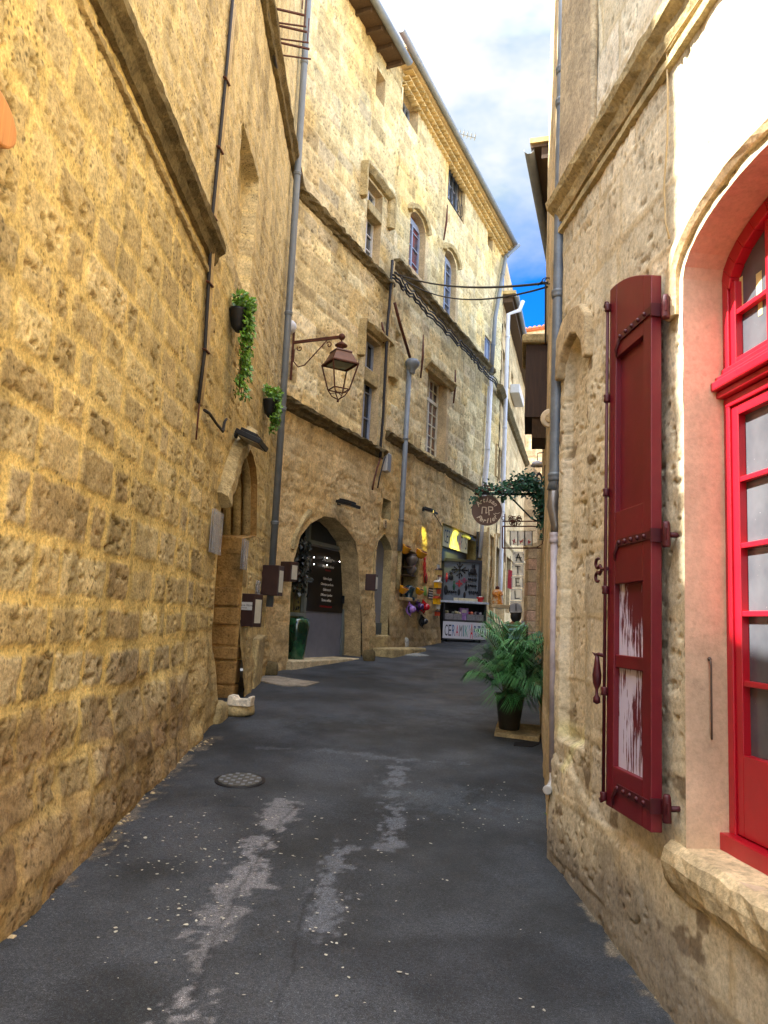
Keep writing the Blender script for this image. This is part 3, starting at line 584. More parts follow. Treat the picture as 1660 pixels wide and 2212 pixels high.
# ceramics shop entrance
m=MB();reveal(m,WB,rect(*shop),1.2);s=m.build('shop_opening',stone_mat('yellow_jamb_stone',srgb(176,156,96),pits=.2),b2)
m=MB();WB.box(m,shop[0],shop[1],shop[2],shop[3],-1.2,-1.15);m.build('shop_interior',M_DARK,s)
m=MB();WB.box(m,shop[0],shop[0]+.12,1.1,3.7,-.3,-.2);WB.box(m,shop[0]+.12,shop[1]-.35,3.25,3.6,-.3,-.22);m.build('shop_frame',plain('dark_slate_frame',srgb(48,50,56),.5),s)
# ================================================================== third house (white pipe), farther on
WC=W((3.46,23.3),(3.46+.27*9.6,32.9),1)
b3=empty('stone_house',WC.P(4,gz(27)),'farther stone house with a white downpipe and tall grey shop pilasters','building')
hC=[];wins=[]
for (tl,br) in (((1090,690),(1094.5,722)),((1097,717),(1101.5,766)),((1087,752),(1092.5,820)),((1095,773),(1100,842)),((1075,958),(1080,1040)),((1083,972),(1089.5,1046)),((1105,800),(1109,835)),((1112,1040),(1115,1085))):
    q=wrect(WC,tl,br)
    if q[1]-q[0]>.1 and q[3]-q[2]>.1: wins.append(q);hC.append(rect(*q))
shC=[wrect(WC,(1055,1149),(1065.7,1330)),wrect(WC,(1069.5,1162),(1085,1338)),wrect(WC,(1091.7,1195),(1100,1325))]
shC=[(a,b,max(z0,1.5),z1) for a,b,z0,z1 in shC if b>a]
hC+=[rect(*q) for q in shC]
masonry('wall',WC,seq(0,WC.L,.07),seq(1,13.6,.07),M_WALLB,b3,171,[srgb(186,160,118),srgb(196,172,132),srgb(178,150,108)],srgb(200,178,136),h=.32,l=.7,warp=.02,mw=.015,mdep=.006,amp=.008,rough=.006,holes=hC)
for q in wins: window(b3,WC,*q,depth=.18,cols=2,rows=3,fm=plain('louvre_paint',srgb(150,146,138),.6) if 'lv' not in MATS else MATS['lv'],gm=M_GLASSD)
for q in shC: window(b3,WC,*q,depth=.3,cols=2,rows=2,fm=M_TRIML,gm=M_GLASS)
m=MB();WC.box(m,WC.L,WC.L+12,-.5,11.6,-7,-1.7);m.build('sun_block_mass',M_TRIM,b3)  # unseen mass added to keep sun off the lower wall of the far house
m=MB();WC.box(m,0,WC.L,-.5,13.6,-7,-1);WC.box(m,WC.L-.03,WC.L,-.5,13.6,-1,-.01);m.build('body',M_TRIM,b3)
zc=WC.uv(1102,578,.42)[1];ze=WC.uv(1141,750,.42)[1];zg3=(zc+ze)/2
gutter(b3,WC,[(-.1,zg3),(WC.L+.3,zg3)],.42,.08)
m=MB();WC.box(m,0,WC.L+.2,zg3-.2,zg3-.05,-.2,.3);WC.box(m,-.05,WC.L+.25,zg3-.05,zg3+.02,-.3,.36);m.build('eave_soffit',M_EAVE,b3)
m=MB();WC.box(m,-.1,WC.L+.3,zg3+.05,zg3+.15,-6,.4);m.build('roof',M_TILED,b3)
a=WC.uv(1083.6,839,.15);e=WC.uv(1123.6,946,.15);m=MB();zz=(a[1]+e[1])/2;WC.sweep(m,[(a[0],zz),(WC.L+.05,zz)],[(0,-.12),(.1,-.1),(.2,.0),(.2,.06),(0,.12)],.3,.01,51);m.build('string_course',M_TRIMD,b3)
a=WC.uv(1050,1133,.05);m=MB();WC.sweep(m,[(0,a[1]),(WC.L,a[1])],[(0,-.3),(.05,-.3),(.05,.0),(.12,.05),(.12,.12),(0,.14)],.5,.004,52);m.build('shop_lintel',M_TRIML,b3)
for k,q in enumerate(shC):
    m=MB();WC.box(m,q[0]-.25,q[0]-.03,1,q[3]+.1,0,.06);m.build('pilaster',M_TRIML,b3,bevel=.01)
m=MB();WC.box(m,WC.uv(1101,845)[0],WC.uv(1112,850)[0],WC.uv(1104,858)[1],WC.uv(1104,838)[1],.02,.35);m.build('ac_box',M_WFRAME,b3,bevel=.02)  # plain white box standing for the air-conditioning unit
# ================================================================== sunlit houses closing the lane
WD=W((3.9,43.5),(14,38.2),1)
WD=W((3.0,44.0),(13.5,38.0),1)
b4=empty('far_house',WD.P(4,2.2),'tall sunlit cream house with an orange tile edge at the end of the lane','building')
zt=WD.uv(1150,716)[1]
masonry('wall',WD,seq(0,11,.12),seq(1.5,zt,.12),M_WALLB,b4,181,[srgb(214,194,150),srgb(206,186,146)],srgb(210,190,150),h=.4,l=.9,warp=.01,mw=.012,mdep=.004,amp=.004,rough=.004)
m=MB();WD.box(m,0,11,1,zt,-6,-.1);m.build('body',M_TRIML,b4)
m=MB();u=0.1
while u<11: WD.prism(m,[(u+.12*math.cos(t),zt+.08+.11*math.sin(t)) for t in np.linspace(0,math.pi,7)],-5,.3);u+=.27
WD.box(m,-.1,11.1,zt+.0,zt+.08,-5,.25);m.build('roof',M_TILE,b4)
WE=W((3.6,38.6),(13,34.4),1)
b5=empty('far_house',WE.P(4,2.0),'lower brown house with sloping orange tile roof and a shaded eave','building')
ze=WE.uv(1140,872)[1]
masonry('wall',WE,seq(0,10,.09),seq(1.3,ze-.3,.09),M_WALLB,b5,191,[srgb(176,148,112),srgb(190,164,128),srgb(158,130,96)],srgb(186,160,122),h=.5,l=.8,warp=.05,mw=.03,mdep=.01,amp=.01,rough=.01)
m=MB();WE.box(m,0,10,1,ze-.2,-4,-.12);WE.box(m,0,10,ze-.3,ze-.05,-.3,.35);m.build('body',M_TRIML,b5)
m=MB();top=WE.uv(1140,815,-2.2)[1]
m.add([WE.P(-.1,ze-.05,.4),WE.P(10,ze-.05,.4),WE.P(10,top,-2.2),WE.P(-.1,top,-2.2),WE.P(-.1,ze-.2,.4),WE.P(10,ze-.2,.4),WE.P(10,top-.3,-2.2),WE.P(-.1,top-.3,-2.2)],[(0,1,2,3),(4,7,6,5),(0,4,5,1),(2,6,7,3),(0,3,7,4),(1,5,6,2)])
u=.1
while u<9.9: m.tube([WE.P(u,ze,.42),WE.P(u,top+.05,-2.2)],.09,6);u+=.25
m.build('roof',M_TILE,b5)
# ================================================================== near right building with red window
M_RED=plain('gloss_red_paint',srgb(176,14,34),.32,0,.12,6,bump=.1,spec=.6)
M_MAR=plain('maroon_paint',srgb(104,16,28),.42,0,.26,2.5,bump=.15,spec=.5)
M_MARD=plain('dark_maroon_iron',srgb(74,14,22),.5,.1,.2,20,bump=.3)
def peel_mat():
    m,nt,b=nodes('peeling_maroon_paint');tc=N(nt,'ShaderNodeTexCoord');mp=N(nt,'ShaderNodeMapping');mp.inputs['Scale'].default_value=(40,40,3.2);nt.links.new(tc.outputs['Object'],mp.inputs[0])
    n1=noise(nt,1.6,6,.65,mp.outputs[0]);n2=noise(nt,2.6,3,.5,tc.outputs['Object'])
    ad=N(nt,'ShaderNodeMath',operation='MULTIPLY_ADD');nt.links.new(n2.outputs[0],ad.inputs[0]);ad.inputs[1].default_value=1.1;nt.links.new(n1.outputs[0],ad.inputs[2])
    md=N(nt,'ShaderNodeMath',operation='MULTIPLY');nt.links.new(ad.outputs[0],md.inputs[0]);md.inputs[1].default_value=.5;r=ramp(nt,md.outputs[0],[(.0,srgb(96,16,30)),(.535,srgb(96,16,30)),(.555,srgb(206,196,214)),(1,srgb(206,196,214))])
    nt.links.new(r.outputs[0],b.inputs['Base Color']);b.inputs['Roughness'].default_value=.6
    bp=N(nt,'ShaderNodeBump');bp.inputs['Strength'].default_value=.5;bp.inputs['Distance'].default_value=.004;nt.links.new(r.outputs[0],bp.inputs['Height']);nt.links.new(bp.outputs[0],b.inputs['Normal']);return m
bR=empty('stone_house',WR.P(0,.1),'pale stone house with glossy red arched window and maroon shutter','building')
U0,U1=-.045,-1.22;uc=(U0+U1)/2;hw=(U0-U1)/2
def rarch(ins=0,z0=.77,zs=3.17,rise=.22,n=14):
    return [(U1+ins,z0+ins),(U0-ins,z0+ins)]+[(uc+(hw-ins)*math.cos(math.pi*i/n),zs+(rise-ins*.3)*math.sin(math.pi*i/n)) for i in range(n+1)]
RO=rarch()
cols_R=[srgb(204,190,160),srgb(210,196,166),srgb(190,175,146),srgb(206,188,154),srgb(196,184,162)]
NR=[(1.12,.95),(1.56,.95),(1.56,3.2),(1.53,3.32),(1.45,3.40),(1.34,3.43),(1.23,3.40),(1.15,3.32),(1.12,3.2)]
def patchR(c,U,Z):
    Y=WR.a[1]+WR.d[1]*U;g=Z-gz(Y);n=fbm(U*2.2,Z*2.2,501)
    # flush lime render over most of the masonry, stones showing through in places
    k=sstep(.42,.6,fbm(U*1.8,Z*1.3,503))*.85*(Z<3.2)+.35
    c=mix(c,np.array(srgb(210,195,162))*(.85+.3*fbm(U*5,Z*5,505))[...,None],np.clip(k,0,.9))
    dk=sstep(.70,.76,fbm(U*5.5,Z*7,507))*(Z<3.3); c=mix(c,np.array(srgb(112,90,62))*(.7+.6*n)[...,None],dk*.75)
    base=(1-sstep(.12,.42,g+(n-.5)*.5)); c=mix(c,np.array(srgb(112,104,96))*(.75+.5*fbm(U*7,Z*7,509))[...,None],base*.7)
    st=sstep(.6,.8,fbm(U*6,Z*.6,511))*.2; c=c*(1-st)[...,None]
    ws=np.exp(-((U-1.5)/.16)**2-((Z-1.02)/.05)**2)+np.exp(-((U-1.35+.8*(Z-.9))/.05)**2)*((Z>.78)&(Z<1.12)); c=mix(c,np.broadcast_to(srgb(216,206,150),c.shape),np.clip(ws,0,1)*.75)
    return c
def bulR(U,Z):
    Y=WR.a[1]+WR.d[1]*U;g=Z-gz(Y);led=.016*(1-sstep(.50,.56,g+.05*np.sin(U*3)+(fbm(U*3,Z*0+3,515)-.5)*.12))
    return led+.012*(1-sstep(0,.45,g))+.02*(fbm(U*2,Z*2,513)-.5)+.012*(fbm(U*6,Z*6,517)-.5)
us=np.concatenate([seq(-2.2,-.3,.016)[:-1],seq(-.3,WR.L,.009,.002,-.3)])
masonry('wall',WR,us,seq(-.15,8.2,.0095,.006,1.5),M_WALLR,bR,201,cols_R,srgb(192,170,130),h=.34,l=.55,warp=.03,mw=.02,mdep=-.003,amp=.003,rough=.0045,holes=[RO],recess=[(NR,.055,.04)],bulge=bulR,patch=patchR,pit=.011,wf=1.2)
m=MB();WR.box(m,-12,-2.2,-2,7.5,-.6,0);m.build('far_wing',M_TRIM,bR)
m=MB();WR.box(m,-2.2,-1.45,-1,8.2,-3,-.35);WR.box(m,-.0,WR.L,-1,8.2,-3,-.35);WR.box(m,-1.45,0,3.7,8.2,-3,-.35);WR.box(m,-1.45,0,-1,.5,-3,-.35);m.build('body',M_TRIM,bR)
m=MB();WR.box(m,WR.L-.02,WR.L+.0,-.2,8.2,-.4,-.0);m.build('corner_return',M_TRIM,bR)
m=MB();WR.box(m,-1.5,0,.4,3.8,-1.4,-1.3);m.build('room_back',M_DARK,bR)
pr=[(0,-.11),(.02,-.10),(.035,-.06),(.045,-.03),(.09,.01),(.10,.055),(0,.07)]
m=MB();WR.sweep(m,[(-2.2,4.47),(WR.L+.1,4.47)],pr,.08,.005,61);m.build('cornice',M_TRIM,bR)
m=MB();WR.sweep(m,[(-2.2,4.30),(WR.L+.03,4.30)],[(0,-.03),(.03,-.02),(.03,.02),(0,.03)],.08,.003,62);m.build('string_course',M_TRIM,bR)
m=MB();WR.box(m,1.02,WR.L+.015,4.57,8.1,0,.045);m.build('corner_pilaster',stone_mat('grey_beige_quoin',srgb(176,156,124),pits=.3,bump=.5),bR,bevel=.02)
# reveal, hood and sill of the red window
m=MB();reveal(m,WR,RO,.24);rv=m.build('window_reveal',M_SALMON,bR)
m=MB();hp=[(uc+(hw+.07)*math.cos(t),3.20+.27*math.sin(t)) for t in np.linspace(math.pi,0,18)]; hp=[(hp[0][0],3.02)]+hp+[(hp[-1][0],3.02)];hp=hp[::-1]
WR.sweep(m,hp[::-1],[(0,-.035),(.02,-.035),(.035,-.01),(.03,.05),(0,.06)],.06,.003,63);m.build('arch_band',M_TRIML,rv)
m=MB();WR.sweep(m,[(-1.5,.70),(.07,.70)],[(-.2,-.09),(.02,-.11),(.045,-.07),(.055,.0),(.045,.05),(.01,.072),(-.2,.075)],.07,.007,64);m.build('window_sill',stone_mat('worn_sill_stone',srgb(206,184,142),bump=.6,pits=.2),rv)
# the window itself
f=MB();o0,o1=-.235,-.185
WR.box(f,U0-.045,U0,.78,3.2,o0,o1+.01);WR.box(f,U1,U1+.045,.78,3.2,o0,o1+.01);WR.box(f,U1,U0,.772,.84,o0-.01,o1+.05)
f2=[(uc+(hw-.0)*math.cos(t),3.17+.22*math.sin(t)) for t in np.linspace(0,math.pi,15)]
for a,b_ in zip(f2[:-1],f2[1:]): WR.prism(f,[a,b_,(b_[0]+(uc-b_[0])*.1,b_[1]-.06),(a[0]+(uc-a[0])*.1,a[1]-.06)],o0-.005,o1+.012)
wr=f.build('window',M_RED,bR,bevel=.004)
m=MB();
for (z0,z1,o) in ((2.585,2.63,.0),(2.63,2.66,.03),(2.66,2.70,.055),(2.70,2.725,.035),(2.725,2.76,.01)): WR.box(m,U1+.002,U0-.002 if o<.03 else U0+.045,z0+.001,z1-.0005,o0+.01,o1+.012+o)
m.build('transom',M_RED,wr,bevel=.006)
m=MB()
lv=((U0-.047,uc+.004),(uc-.004,U1+.047))
for (a,b_) in lv:
    s=-1
    for (u0,u1,z0,z1) in ((a,a-.048,.845,2.583),(b_+.048,b_,.845,2.583),(a-.048,b_+.048,.845,1.155),(a-.048,b_+.048,2.54,2.583),(a,a-.04,2.762,3.14),(b_+.04,b_,2.762,3.26),(a-.04,b_+.04,2.762,2.79)): WR.box(m,min(u0,u1),max(u0,u1),z0,z1,o0+.012,o1)
    mu=(a+b_)/2
    WR.box(m,mu-.011,mu+.011,1.155,2.54,o0+.016,o1-.004);WR.box(m,mu-.011,mu+.011,2.79,3.3,o0+.016,o1-.004)
    for k in range(1,5):
        z=1.155+(2.54-1.155)*k/5; WR.box(m,min(a,b_)+.04,max(a,b_)-.04,z-.011,z+.011,o0+.017,o1-.005)
    WR.box(m,min(a,b_)+.04,max(a,b_)-.04,2.985,3.007,o0+.017,o1-.005)
m.build('casement',M_RED,wr,bevel=.0035)
m=MB();WR.prism(m,rarch(.01,.80),-.222,-.218)
def dusty():
    m_,nt,b=nodes('dusty_window_glass');tc=N(nt,'ShaderNodeTexCoord');n1=noise(nt,3,4,.6,tc.outputs['Object']);n2=noise(nt,90,2,.6,tc.outputs['Object'])
    r=ramp(nt,n1.outputs[0],[(.3,srgb(58,62,68)),(.7,srgb(88,91,95))]);r2=ramp(nt,n2.outputs[0],[(.72,0.),(.80,.3)])
    a=nt.nodes.new('ShaderNodeMix');a.data_type='RGBA';a.blend_type='ADD';a.inputs[0].default_value=1;nt.links.new(r.outputs[0],a.inputs[6]);nt.links.new(r2.outputs[0],a.inputs[7])
    nt.links.new(a.outputs[2],b.inputs['Base Color']);b.inputs['Roughness'].default_value=.18;b.inputs['Specular IOR Level'].default_value=.8;return m_
m.build('pane',dusty(),wr)
m=MB()
M_TP=plain('yellowed_tape',srgb(206,190,130),.6,0,.2,20)
for (z0,z1,u0,u1) in ((3.0,3.16,-.11,-.14),(2.99,3.12,-.24,-.28),(2.93,2.985,-.25,-.28)):
    m=MB();WR.box(m,u1,u0,z0,z1,-.2178,-.2165);m.build('tape_scrap',M_TP,wr)
# iron catch rod on the jamb
e=empty('iron_rod',WR.P(U0-.006,1.18,-.1),'thin iron hook rod hanging on the pale jamb beside the red window','hook')
m=MB();m.tube([WR.P(U0-.004,1.52,-.095),WR.P(U0-.02,1.515,-.095),WR.P(U0-.024,1.49,-.095),WR.P(U0-.02,1.35,-.097),WR.P(U0-.02,1.23,-.097),WR.P(U0-.005,1.20,-.105)],.0045,6);m.ball(WR.P(U0-.012,1.52,-.095),.009,8,6);m.build('rod',plain('dull_iron',srgb(96,84,72),.6,.5,.2),e)
# ------------------------------------------------------------------ shutter folded open against the wall
e=empty('window_shutter',WR.P(.3,.8,.08),'tall maroon panelled shutter with peeling paint, hooked open against the pale wall','shutter')
S0,S1=.075,.565;zb=.8
def stop(u): t=(u-S0)/(S1-S0); return 3.235+.145*math.sin(math.pi/2*min(1,t*1.02))
def shp(u0,u1,z0,z1=None,n=8):
    if z1 is not None: return rect(u0,u1,z0,z1)
    us_=np.linspace(u1,u0,n);return [(u0,z0),(u1,z0)]+[(u,stop(u)) for u in us_]
zA=WR.uv(1345,745+30,.09)[1]; pz=[(WR.uv(1345,1600,.09)[1]-.13,WR.uv(1345,1260,.09)[1]),(WR.uv(1350,1100,.09)[1],2.98)]
m=MB();of0,of1=.045,.095
WR.prism(m,shp(S1-.085,S1,zb),of0,of1);WR.prism(m,shp(S0,S0+.085,zb),of0,of1)
WR.prism(m,shp(S0+.085,S1-.085,pz[1][1]),of0,of1-.001)
WR.box(m,S0+.085,S1-.085,zb,pz[0][0],of0,of1-.001);WR.box(m,S0+.085,S1-.085,pz[0][1],pz[1][0],of0,of1-.001)
fr=m.build('shutter_frame',M_MAR,e,bevel=.004)
m=MB();WR.box(m,S0+.085,S1-.085,pz[1][0],pz[1][1],of0+.01,of1-.028);m.build('panel',M_MAR,e)
m=MB();WR.box(m,S0+.085,S1-.085,pz[0][0],pz[0][1],of0+.01,of1-.028);m.build('panel',peel_mat(),e)['label']='lower panel with pale wood showing through peeled paint'
m=MB();zc=(pz[0][0]+pz[0][1])/2+.06;WR.box(m,S0+.085,S1-.085,zc-.03,zc+.03,of1-.027,of1-.008);m.build('mid_rail',M_MAR,e,bevel=.004)
for (x,y) in ((1437,655),(1447,1150),(1440,1752)):
    z=WR.uv(x,y,.07)[1];m=MB();WR.box(m,S0-.012,S0+.34,z-.018,z+.018,of1,of1+.008);WR.box(m,S0-.016,S0-.004,z-.03,z+.03,of0-.0,of1+.008)
    WR.box(m,-.0,S0-.004,z-.025,z+.025,of0+.005,of0+.014);m.lathe(WR.P(S0-.05,z-.055,.05),[(.017,0),(.019,.01),(.017,.05),(.019,.055),(.017,.1),(.012,.112)],10);m.tube([WR.P(S0-.05,z,.04),WR.P(S0-.05,z,-.03)],.012,8)
    m.tube([WR.P(S0+.34,z,of1+.006),WR.P(S0+.39,z-.05,of1+.006),WR.P(S0+.385,z-.085,of1+.006)],[.01,.008,.004],6)
    for k in range(5): m.ball(WR.P(S0+.05+.07*k,z,of1+.01),.011,8,5)
    m.build('strap_hinge',M_MARD,e)
m=MB();zt=WR.uv(1323,648,.1)[1];zb2=WR.uv(1318,1735,.1)[1];m.tube([WR.P(S1-.012,zt,of1+.016),WR.P(S1-.012,zb2,of1+.016)],.0085,8)
for z in np.linspace(zb2+.02,zt-.03,6): m.lathe(WR.P(S1-.012,z-.02,of1+.016),[(.014,0),(.017,.004),(.014,.02),(.017,.036),(.014,.04)],8)
for z,s in ((zt,1),(zb2,-1)): m.tube([WR.P(S1-.012,z,of1+.016),WR.P(S1+.01,z+.01*s,of1+.018),WR.P(S1+.075,z+.01*s,of1+.0)],.006,6)
m.build('locking_bar',M_MARD,e)
zh=WR.uv(1312,1418,.13)[1];m=MB();m.tube([WR.P(S1-.012,zh,of1+.016),WR.P(S1+.02,zh+.005,of1+.03),WR.P(S1+.05,zh,of1+.035)],.01,7);m.lathe(WR.P(S1+.035,zh-.235,of1+.035),[(.004,0),(.018,.008),(.018,.03),(.008,.045),(.008,.07),(.02,.1),(.023,.14),(.014,.2),(.01,.235)],10);m.tube([WR.P(S1+.05,zh,of1+.035),WR.P(S1+.11,zh+.01,of1+.03)],[.008,.003],6);m.build('lever_handle',M_MARD,e)
zk=WR.uv(1305,1230,.1)[1];m=MB()
m.tube([WR.P(S1-.02,zk,of1+.01),WR.P(S1+.045,zk,of1+.012)],.01,6)
for s in (1,-1): m.tube([WR.P(S1+.045,zk,of1+.012)]+[WR.P(S1+.085+.03*math.cos(a)+.012,zk+s*(.035+.024*math.sin(a)),of1+.012) for a in np.linspace(-2.6,2.2,10)],[.009]*9+[.007,.005],6)
m.build('scroll_hook',M_MARD,e)
# niche hood
m=MB();hp=[(1.62,3.22),(1.61,3.5),(1.5,3.585),(1.33,3.61),(1.17,3.57),(1.06,3.46),(1.04,3.2),(1.11,3.2),(1.14,3.31),(1.23,3.40),(1.34,3.43),(1.45,3.40),(1.53,3.32),(1.56,3.22)];WR.prism(m,hp,-.02,.05);m.build('niche_hood',stone_mat('niche_hood_stone',srgb(186,164,126),pits=.35),bR,bevel=.015)
# ================================================================== second right building (edge on)
b6=empty('stone_house',WR2.P(3,.5),'narrow yellow plastered house front behind the grey corner drainpipe','building')
masonry('wall',WR2,seq(0,WR2.L,.05,.001,0),seq(-.1,11.4,.05,.004,3),M_WALLB,b6,221,[srgb(190,166,124),srgb(178,156,118),srgb(198,176,136)],srgb(196,168,118),h=.5,l=.9,warp=.03,mw=.012,mdep=.002,amp=.006,rough=.006)
m=MB();WR2.box(m,0,WR2.L,-1,11.4,-3,-.1);m.build('body',M_TRIML,b6)
m=MB();
def r2u(px,py,Y): P=at(px,py,Y); return P
c0=at(1146,745,9.2);c1=at(1146,925,9.2)
WR2.box(m,3.75,4.6,c1[2]+.05,c0[2]-.12,.003,.26);ob=m.build('wooden_bay',wood_mat('dark_bay_wood',srgb(62,42,28),.8),b6)
m=MB();WR2.box(m,3.68,4.68,c0[2]-.12,c0[2],.003,.31);m.build('bay_cap',M_TRIM,ob,bevel=.03)
m=MB();WR2.prism(m,[(3.78,c1[2]+.05),(4.55,c1[2]+.05),(4.45,c1[2]-.18),(3.85,c1[2]-.18)],.003,.17);m.build('bay_corbel',M_EAVE,ob)
m=MB();WR2.box(m,WR2.L-.5,WR2.L,.5,3.4,.002,.05);m.build('door_surround',M_TRIML,b6,bevel=.01)
WR3=W((2.62,12.3),(2.62+.31*9,21.3),-1)
b7=empty('stone_house',WR3.P(4,.8),'pale house with overhanging zinc gutter peeking past the corner drainpipe','building')
za=WR3.uv(1148,347,.42);zb3=WR3.uv(1190,512,.42);zg=za[1]
m=MB();WR3.box(m,0.0,9,-.5,zg-.1,-4,0);m.build('wall',stone_mat('pale_plaster',srgb(196,168,120)),b7)
gutter(b7,WR3,[(.02,zg),(9,zg)],.42,.09)
m=MB();WR3.box(m,-.02,9,zg-.0,zg+.05,-.1,.38);WR3.box(m,0,9,zg-.22,zg-.0,-.1,.2);m.build('eave_soffit',M_EAVE,b7)
m=MB();WR3.box(m,-.05,9,zg+.07,zg+.16,-4,.4);m.build('roof',M_TILED,b7)
# ================================================================== things
FONT=None
def text_verts(s,size=1.,shear=0,space=1.,bold=0.,align='CENTER',extr=.0):
    cu=bpy.data.curves.new('t','FONT');cu.body=s;cu.size=size;cu.shear=shear;cu.space_character=space;cu.align_x=align;cu.align_y='CENTER';cu.offset=bold;cu.extrude=extr;cu.resolution_u=3
    o=bpy.data.objects.new('t',cu);COL.objects.link(o);dg=bpy.context.evaluated_depsgraph_get();me=bpy.data.meshes.new_from_object(o.evaluated_get(dg))
    v=[tuple(x.co) for x in me.vertices];f=[tuple(p.vertices) for p in me.polygons];bpy.data.objects.remove(o);bpy.data.meshes.remove(me);bpy.data.curves.remove(cu);return v,f
def put_text(mb,s,c,X,Z,Nn,size,**k):
    v,f=text_verts(s,size,**k);c=V(c);X=nrm(X);Z=nrm(Z);Nn=nrm(Nn); return mb.add([c+X*a+Z*b+Nn*d for a,b,d in v],f)
def basis(toward,up=(0,0,1)):
    n=nrm(toward);x=nrm(np.cross(V(up),n));return x,np.cross(n,x),n
# ---- drainpipes
def wp(w,pts,off): 
    r=[]
    for x,y in pts: u,z=w.uv(x,y,off); r.append(w.P(u,z,off))
    return r
P=[];uA=8.76
pA=[WA.P(WA.uv(662,40,.1)[0],13.1,.1),]+wp(WA,[(666,5),(628,610)],.10)+[None]
b_=WA.uv(592,1180,.1);pA[-1]=WA.P(b_[0],1.75,.1)
pipe_thing(pA,.052,M_PIPE,'tall grey drainpipe in the inner corner behind the hanging lantern and ivy',collars=(0.5,1.22,1.62,2.1,2.4,2.75))
t=wp(WB,[(885,790),(866,1150),(864,1190)],.11);pp=pipe_thing(t,.055,M_PIPE,'dark grey drainpipe topped by a round hopper beside the pointed grey door',collars=(0.02,.45,.93))
m=MB();h=t[0]+V((0,0,-.02));m.lathe(h+V((.06,-.02,-.05)),[(.055,-.12),(.07,-.1),(.07,-.04),(.12,.02),(.155,.08),(.16,.15),(.12,.2)],16);x=m.build('hopper',M_PIPE,pp)
m=MB();q=wp(WB,[(864,1190),(862,1235),(859,1273)],.08);m.tube(q,.045,10);m.build('lower_pipe',M_TRIM,pp)
m=MB();q=wp(WB,[(853,654),(864,698),(886,772)],.1);m.tube(q,.035,8);m.build('diagonal_pipe',M_RUST,pp)
t=wp(WB,[(1098,492),(1080,513)],.3);t=[WB.P(UE-.05,zg2-.05,.5)]+[WB.P(UE-.25,zg2-.5,.12)]+wp(WB,[(1070,686),(1062,805)],.12);pipe_thing(t,.06,M_PIPE,'grey downpipe under the tile cornice at the far end of the long facade',collars=(.9,1.3,1.7,2.5))
t=wp(WB,[(1062,812),(1054,989),(1048,1056),(1037,1205)],.14);pipe_thing(t,.055,M_PIPEL,'pale blue grey lower downpipe beside the ceramics shop entrance',collars=(.02,.9,1.95))
t=wp(WC,[(1111,585),(1107,592),(1092,596),(1081.5,786),(1068,986),(1062,1050),(1044.5,1205)],.14);t=[WC.P(.25,zg3-.08,.6),WC.P(.2,zg3-.4,.5),WC.P(.12,zg3-.55,.16)]+[WC.P(.05,z,.16) for z in (9,6,3.2,2.2)];pipe_thing(t,.065,M_PIPEL,'long white downpipe with angled top outlet on the farther house',collars=(2.3,3.4,4.3))
t=wp(WB,[(1056,835),(1049,989),(1040,1075)],.06);pipe_thing(t,.03,M_PIPEL,'thin pale conduit running down behind the blue grey downpipe',collars=(.5,1.5))
Yp=4.93
t=[at(1226,-60,Yp),at(1216,215,Yp),at(1205,650,Yp),at(1196,1085,Yp)];t=[V((t[0][0]*0+at(1208,600,Yp)[0],Yp,z)) for z in (7.5,at(1216,215,Yp)[2],at(1207,650,Yp)[2],at(1203,1040,Yp)[2])];px=at(1207,650,Yp)[0]
pp=pipe_thing(t+[at(1195,1060,Yp)],.040,plain('slate_grey_pipe',srgb(92,98,104),.42,.1,.2,6,c2=srgb(112,118,122)),'slate grey corner drainpipe with cast collars in front of the pale house',collars=(.9,1.02,1.97,2.98))
m=MB();q=[t[-1],at(1194,1095,Yp),at(1198,1135,Yp)+V((.01,0,0)),at(1199,1160,Yp)];m.tube(q,[.04,.037,.033,.03],12);m.build('swan_neck',MATS.setdefault('sn',plain('dented_zinc',srgb(120,112,104),.35,.5,.15)),pp)
m=MB();q=[at(1199,1158,Yp),at(1195.5,1668,Yp)];m.tube(q,.027,12);m.lathe(q[0]-V((0,0,.05)),[(.027,0),(.034,.005),(.034,.03),(.03,.035),(.034,.05),(.034,.07),(.027,.075)],12);m.build('lower_pipe',plain('mauve_grey_pipe',srgb(172,160,160),.5),pp)
m=MB();q0=q[1]+V((0,0,.01));m.tube([q0,q0-V((.0,.0,.06)),q0-V((.02,.03,.09)),q0-V((.045,.07,.10))],.024,12);m.lathe(q0-V((.045,.07,.10)),[(.02,-.01),(.026,0),(.028,.02),(.022,.021)],14,axis=(-.5,-.8,-.1));m.build('elbow_outlet',plain('white_pvc',srgb(186,182,174),.4),pp)
# ---- cables
def cable(name,pts,r,label,mat=M_CABLE,cat='cable',group=None,extra=(),clips=()):
    e=empty(name,pts[-1],label,cat,group);m=MB();m.tube(pts,r,6);m.build('strand',mat,e)
    for (dp,rr_,mt) in extra: m=MB();m.tube([V(p)+V(dp) for p in pts],rr_,6);m.build('strand',mt,e)
    for p in clips: m=MB();m.bar(V(p)+V((.0,-.05,.0)),V(p)+V((.02,.07,-.004)),.03,.012);m.build('clip',M_RUST,e)
    return e
pts=wp(WA,[(503,-5),(487.5,173),(473.4,322),(459,467),(451,612),(443,757),(429,870)],.03)
cable('cable_bundle',pts,.016,'long bundle of dark and pale cables strapped up the ochre wall past the cornice end',extra=(((0,.05,0),.014,M_CABLEL),((.01,.08,0),.012,M_CABLEL),((0,.11,0),.01,M_CABLEL)),clips=[pts[1],pts[2],pts[3],pts[4],pts[5]])
pts=wp(WA,[(432,868),(428,905),(424,950)],.03);cable('loose_cable',pts,.008,'thin brown cable tails below the strapped cable bundle',M_RUST)
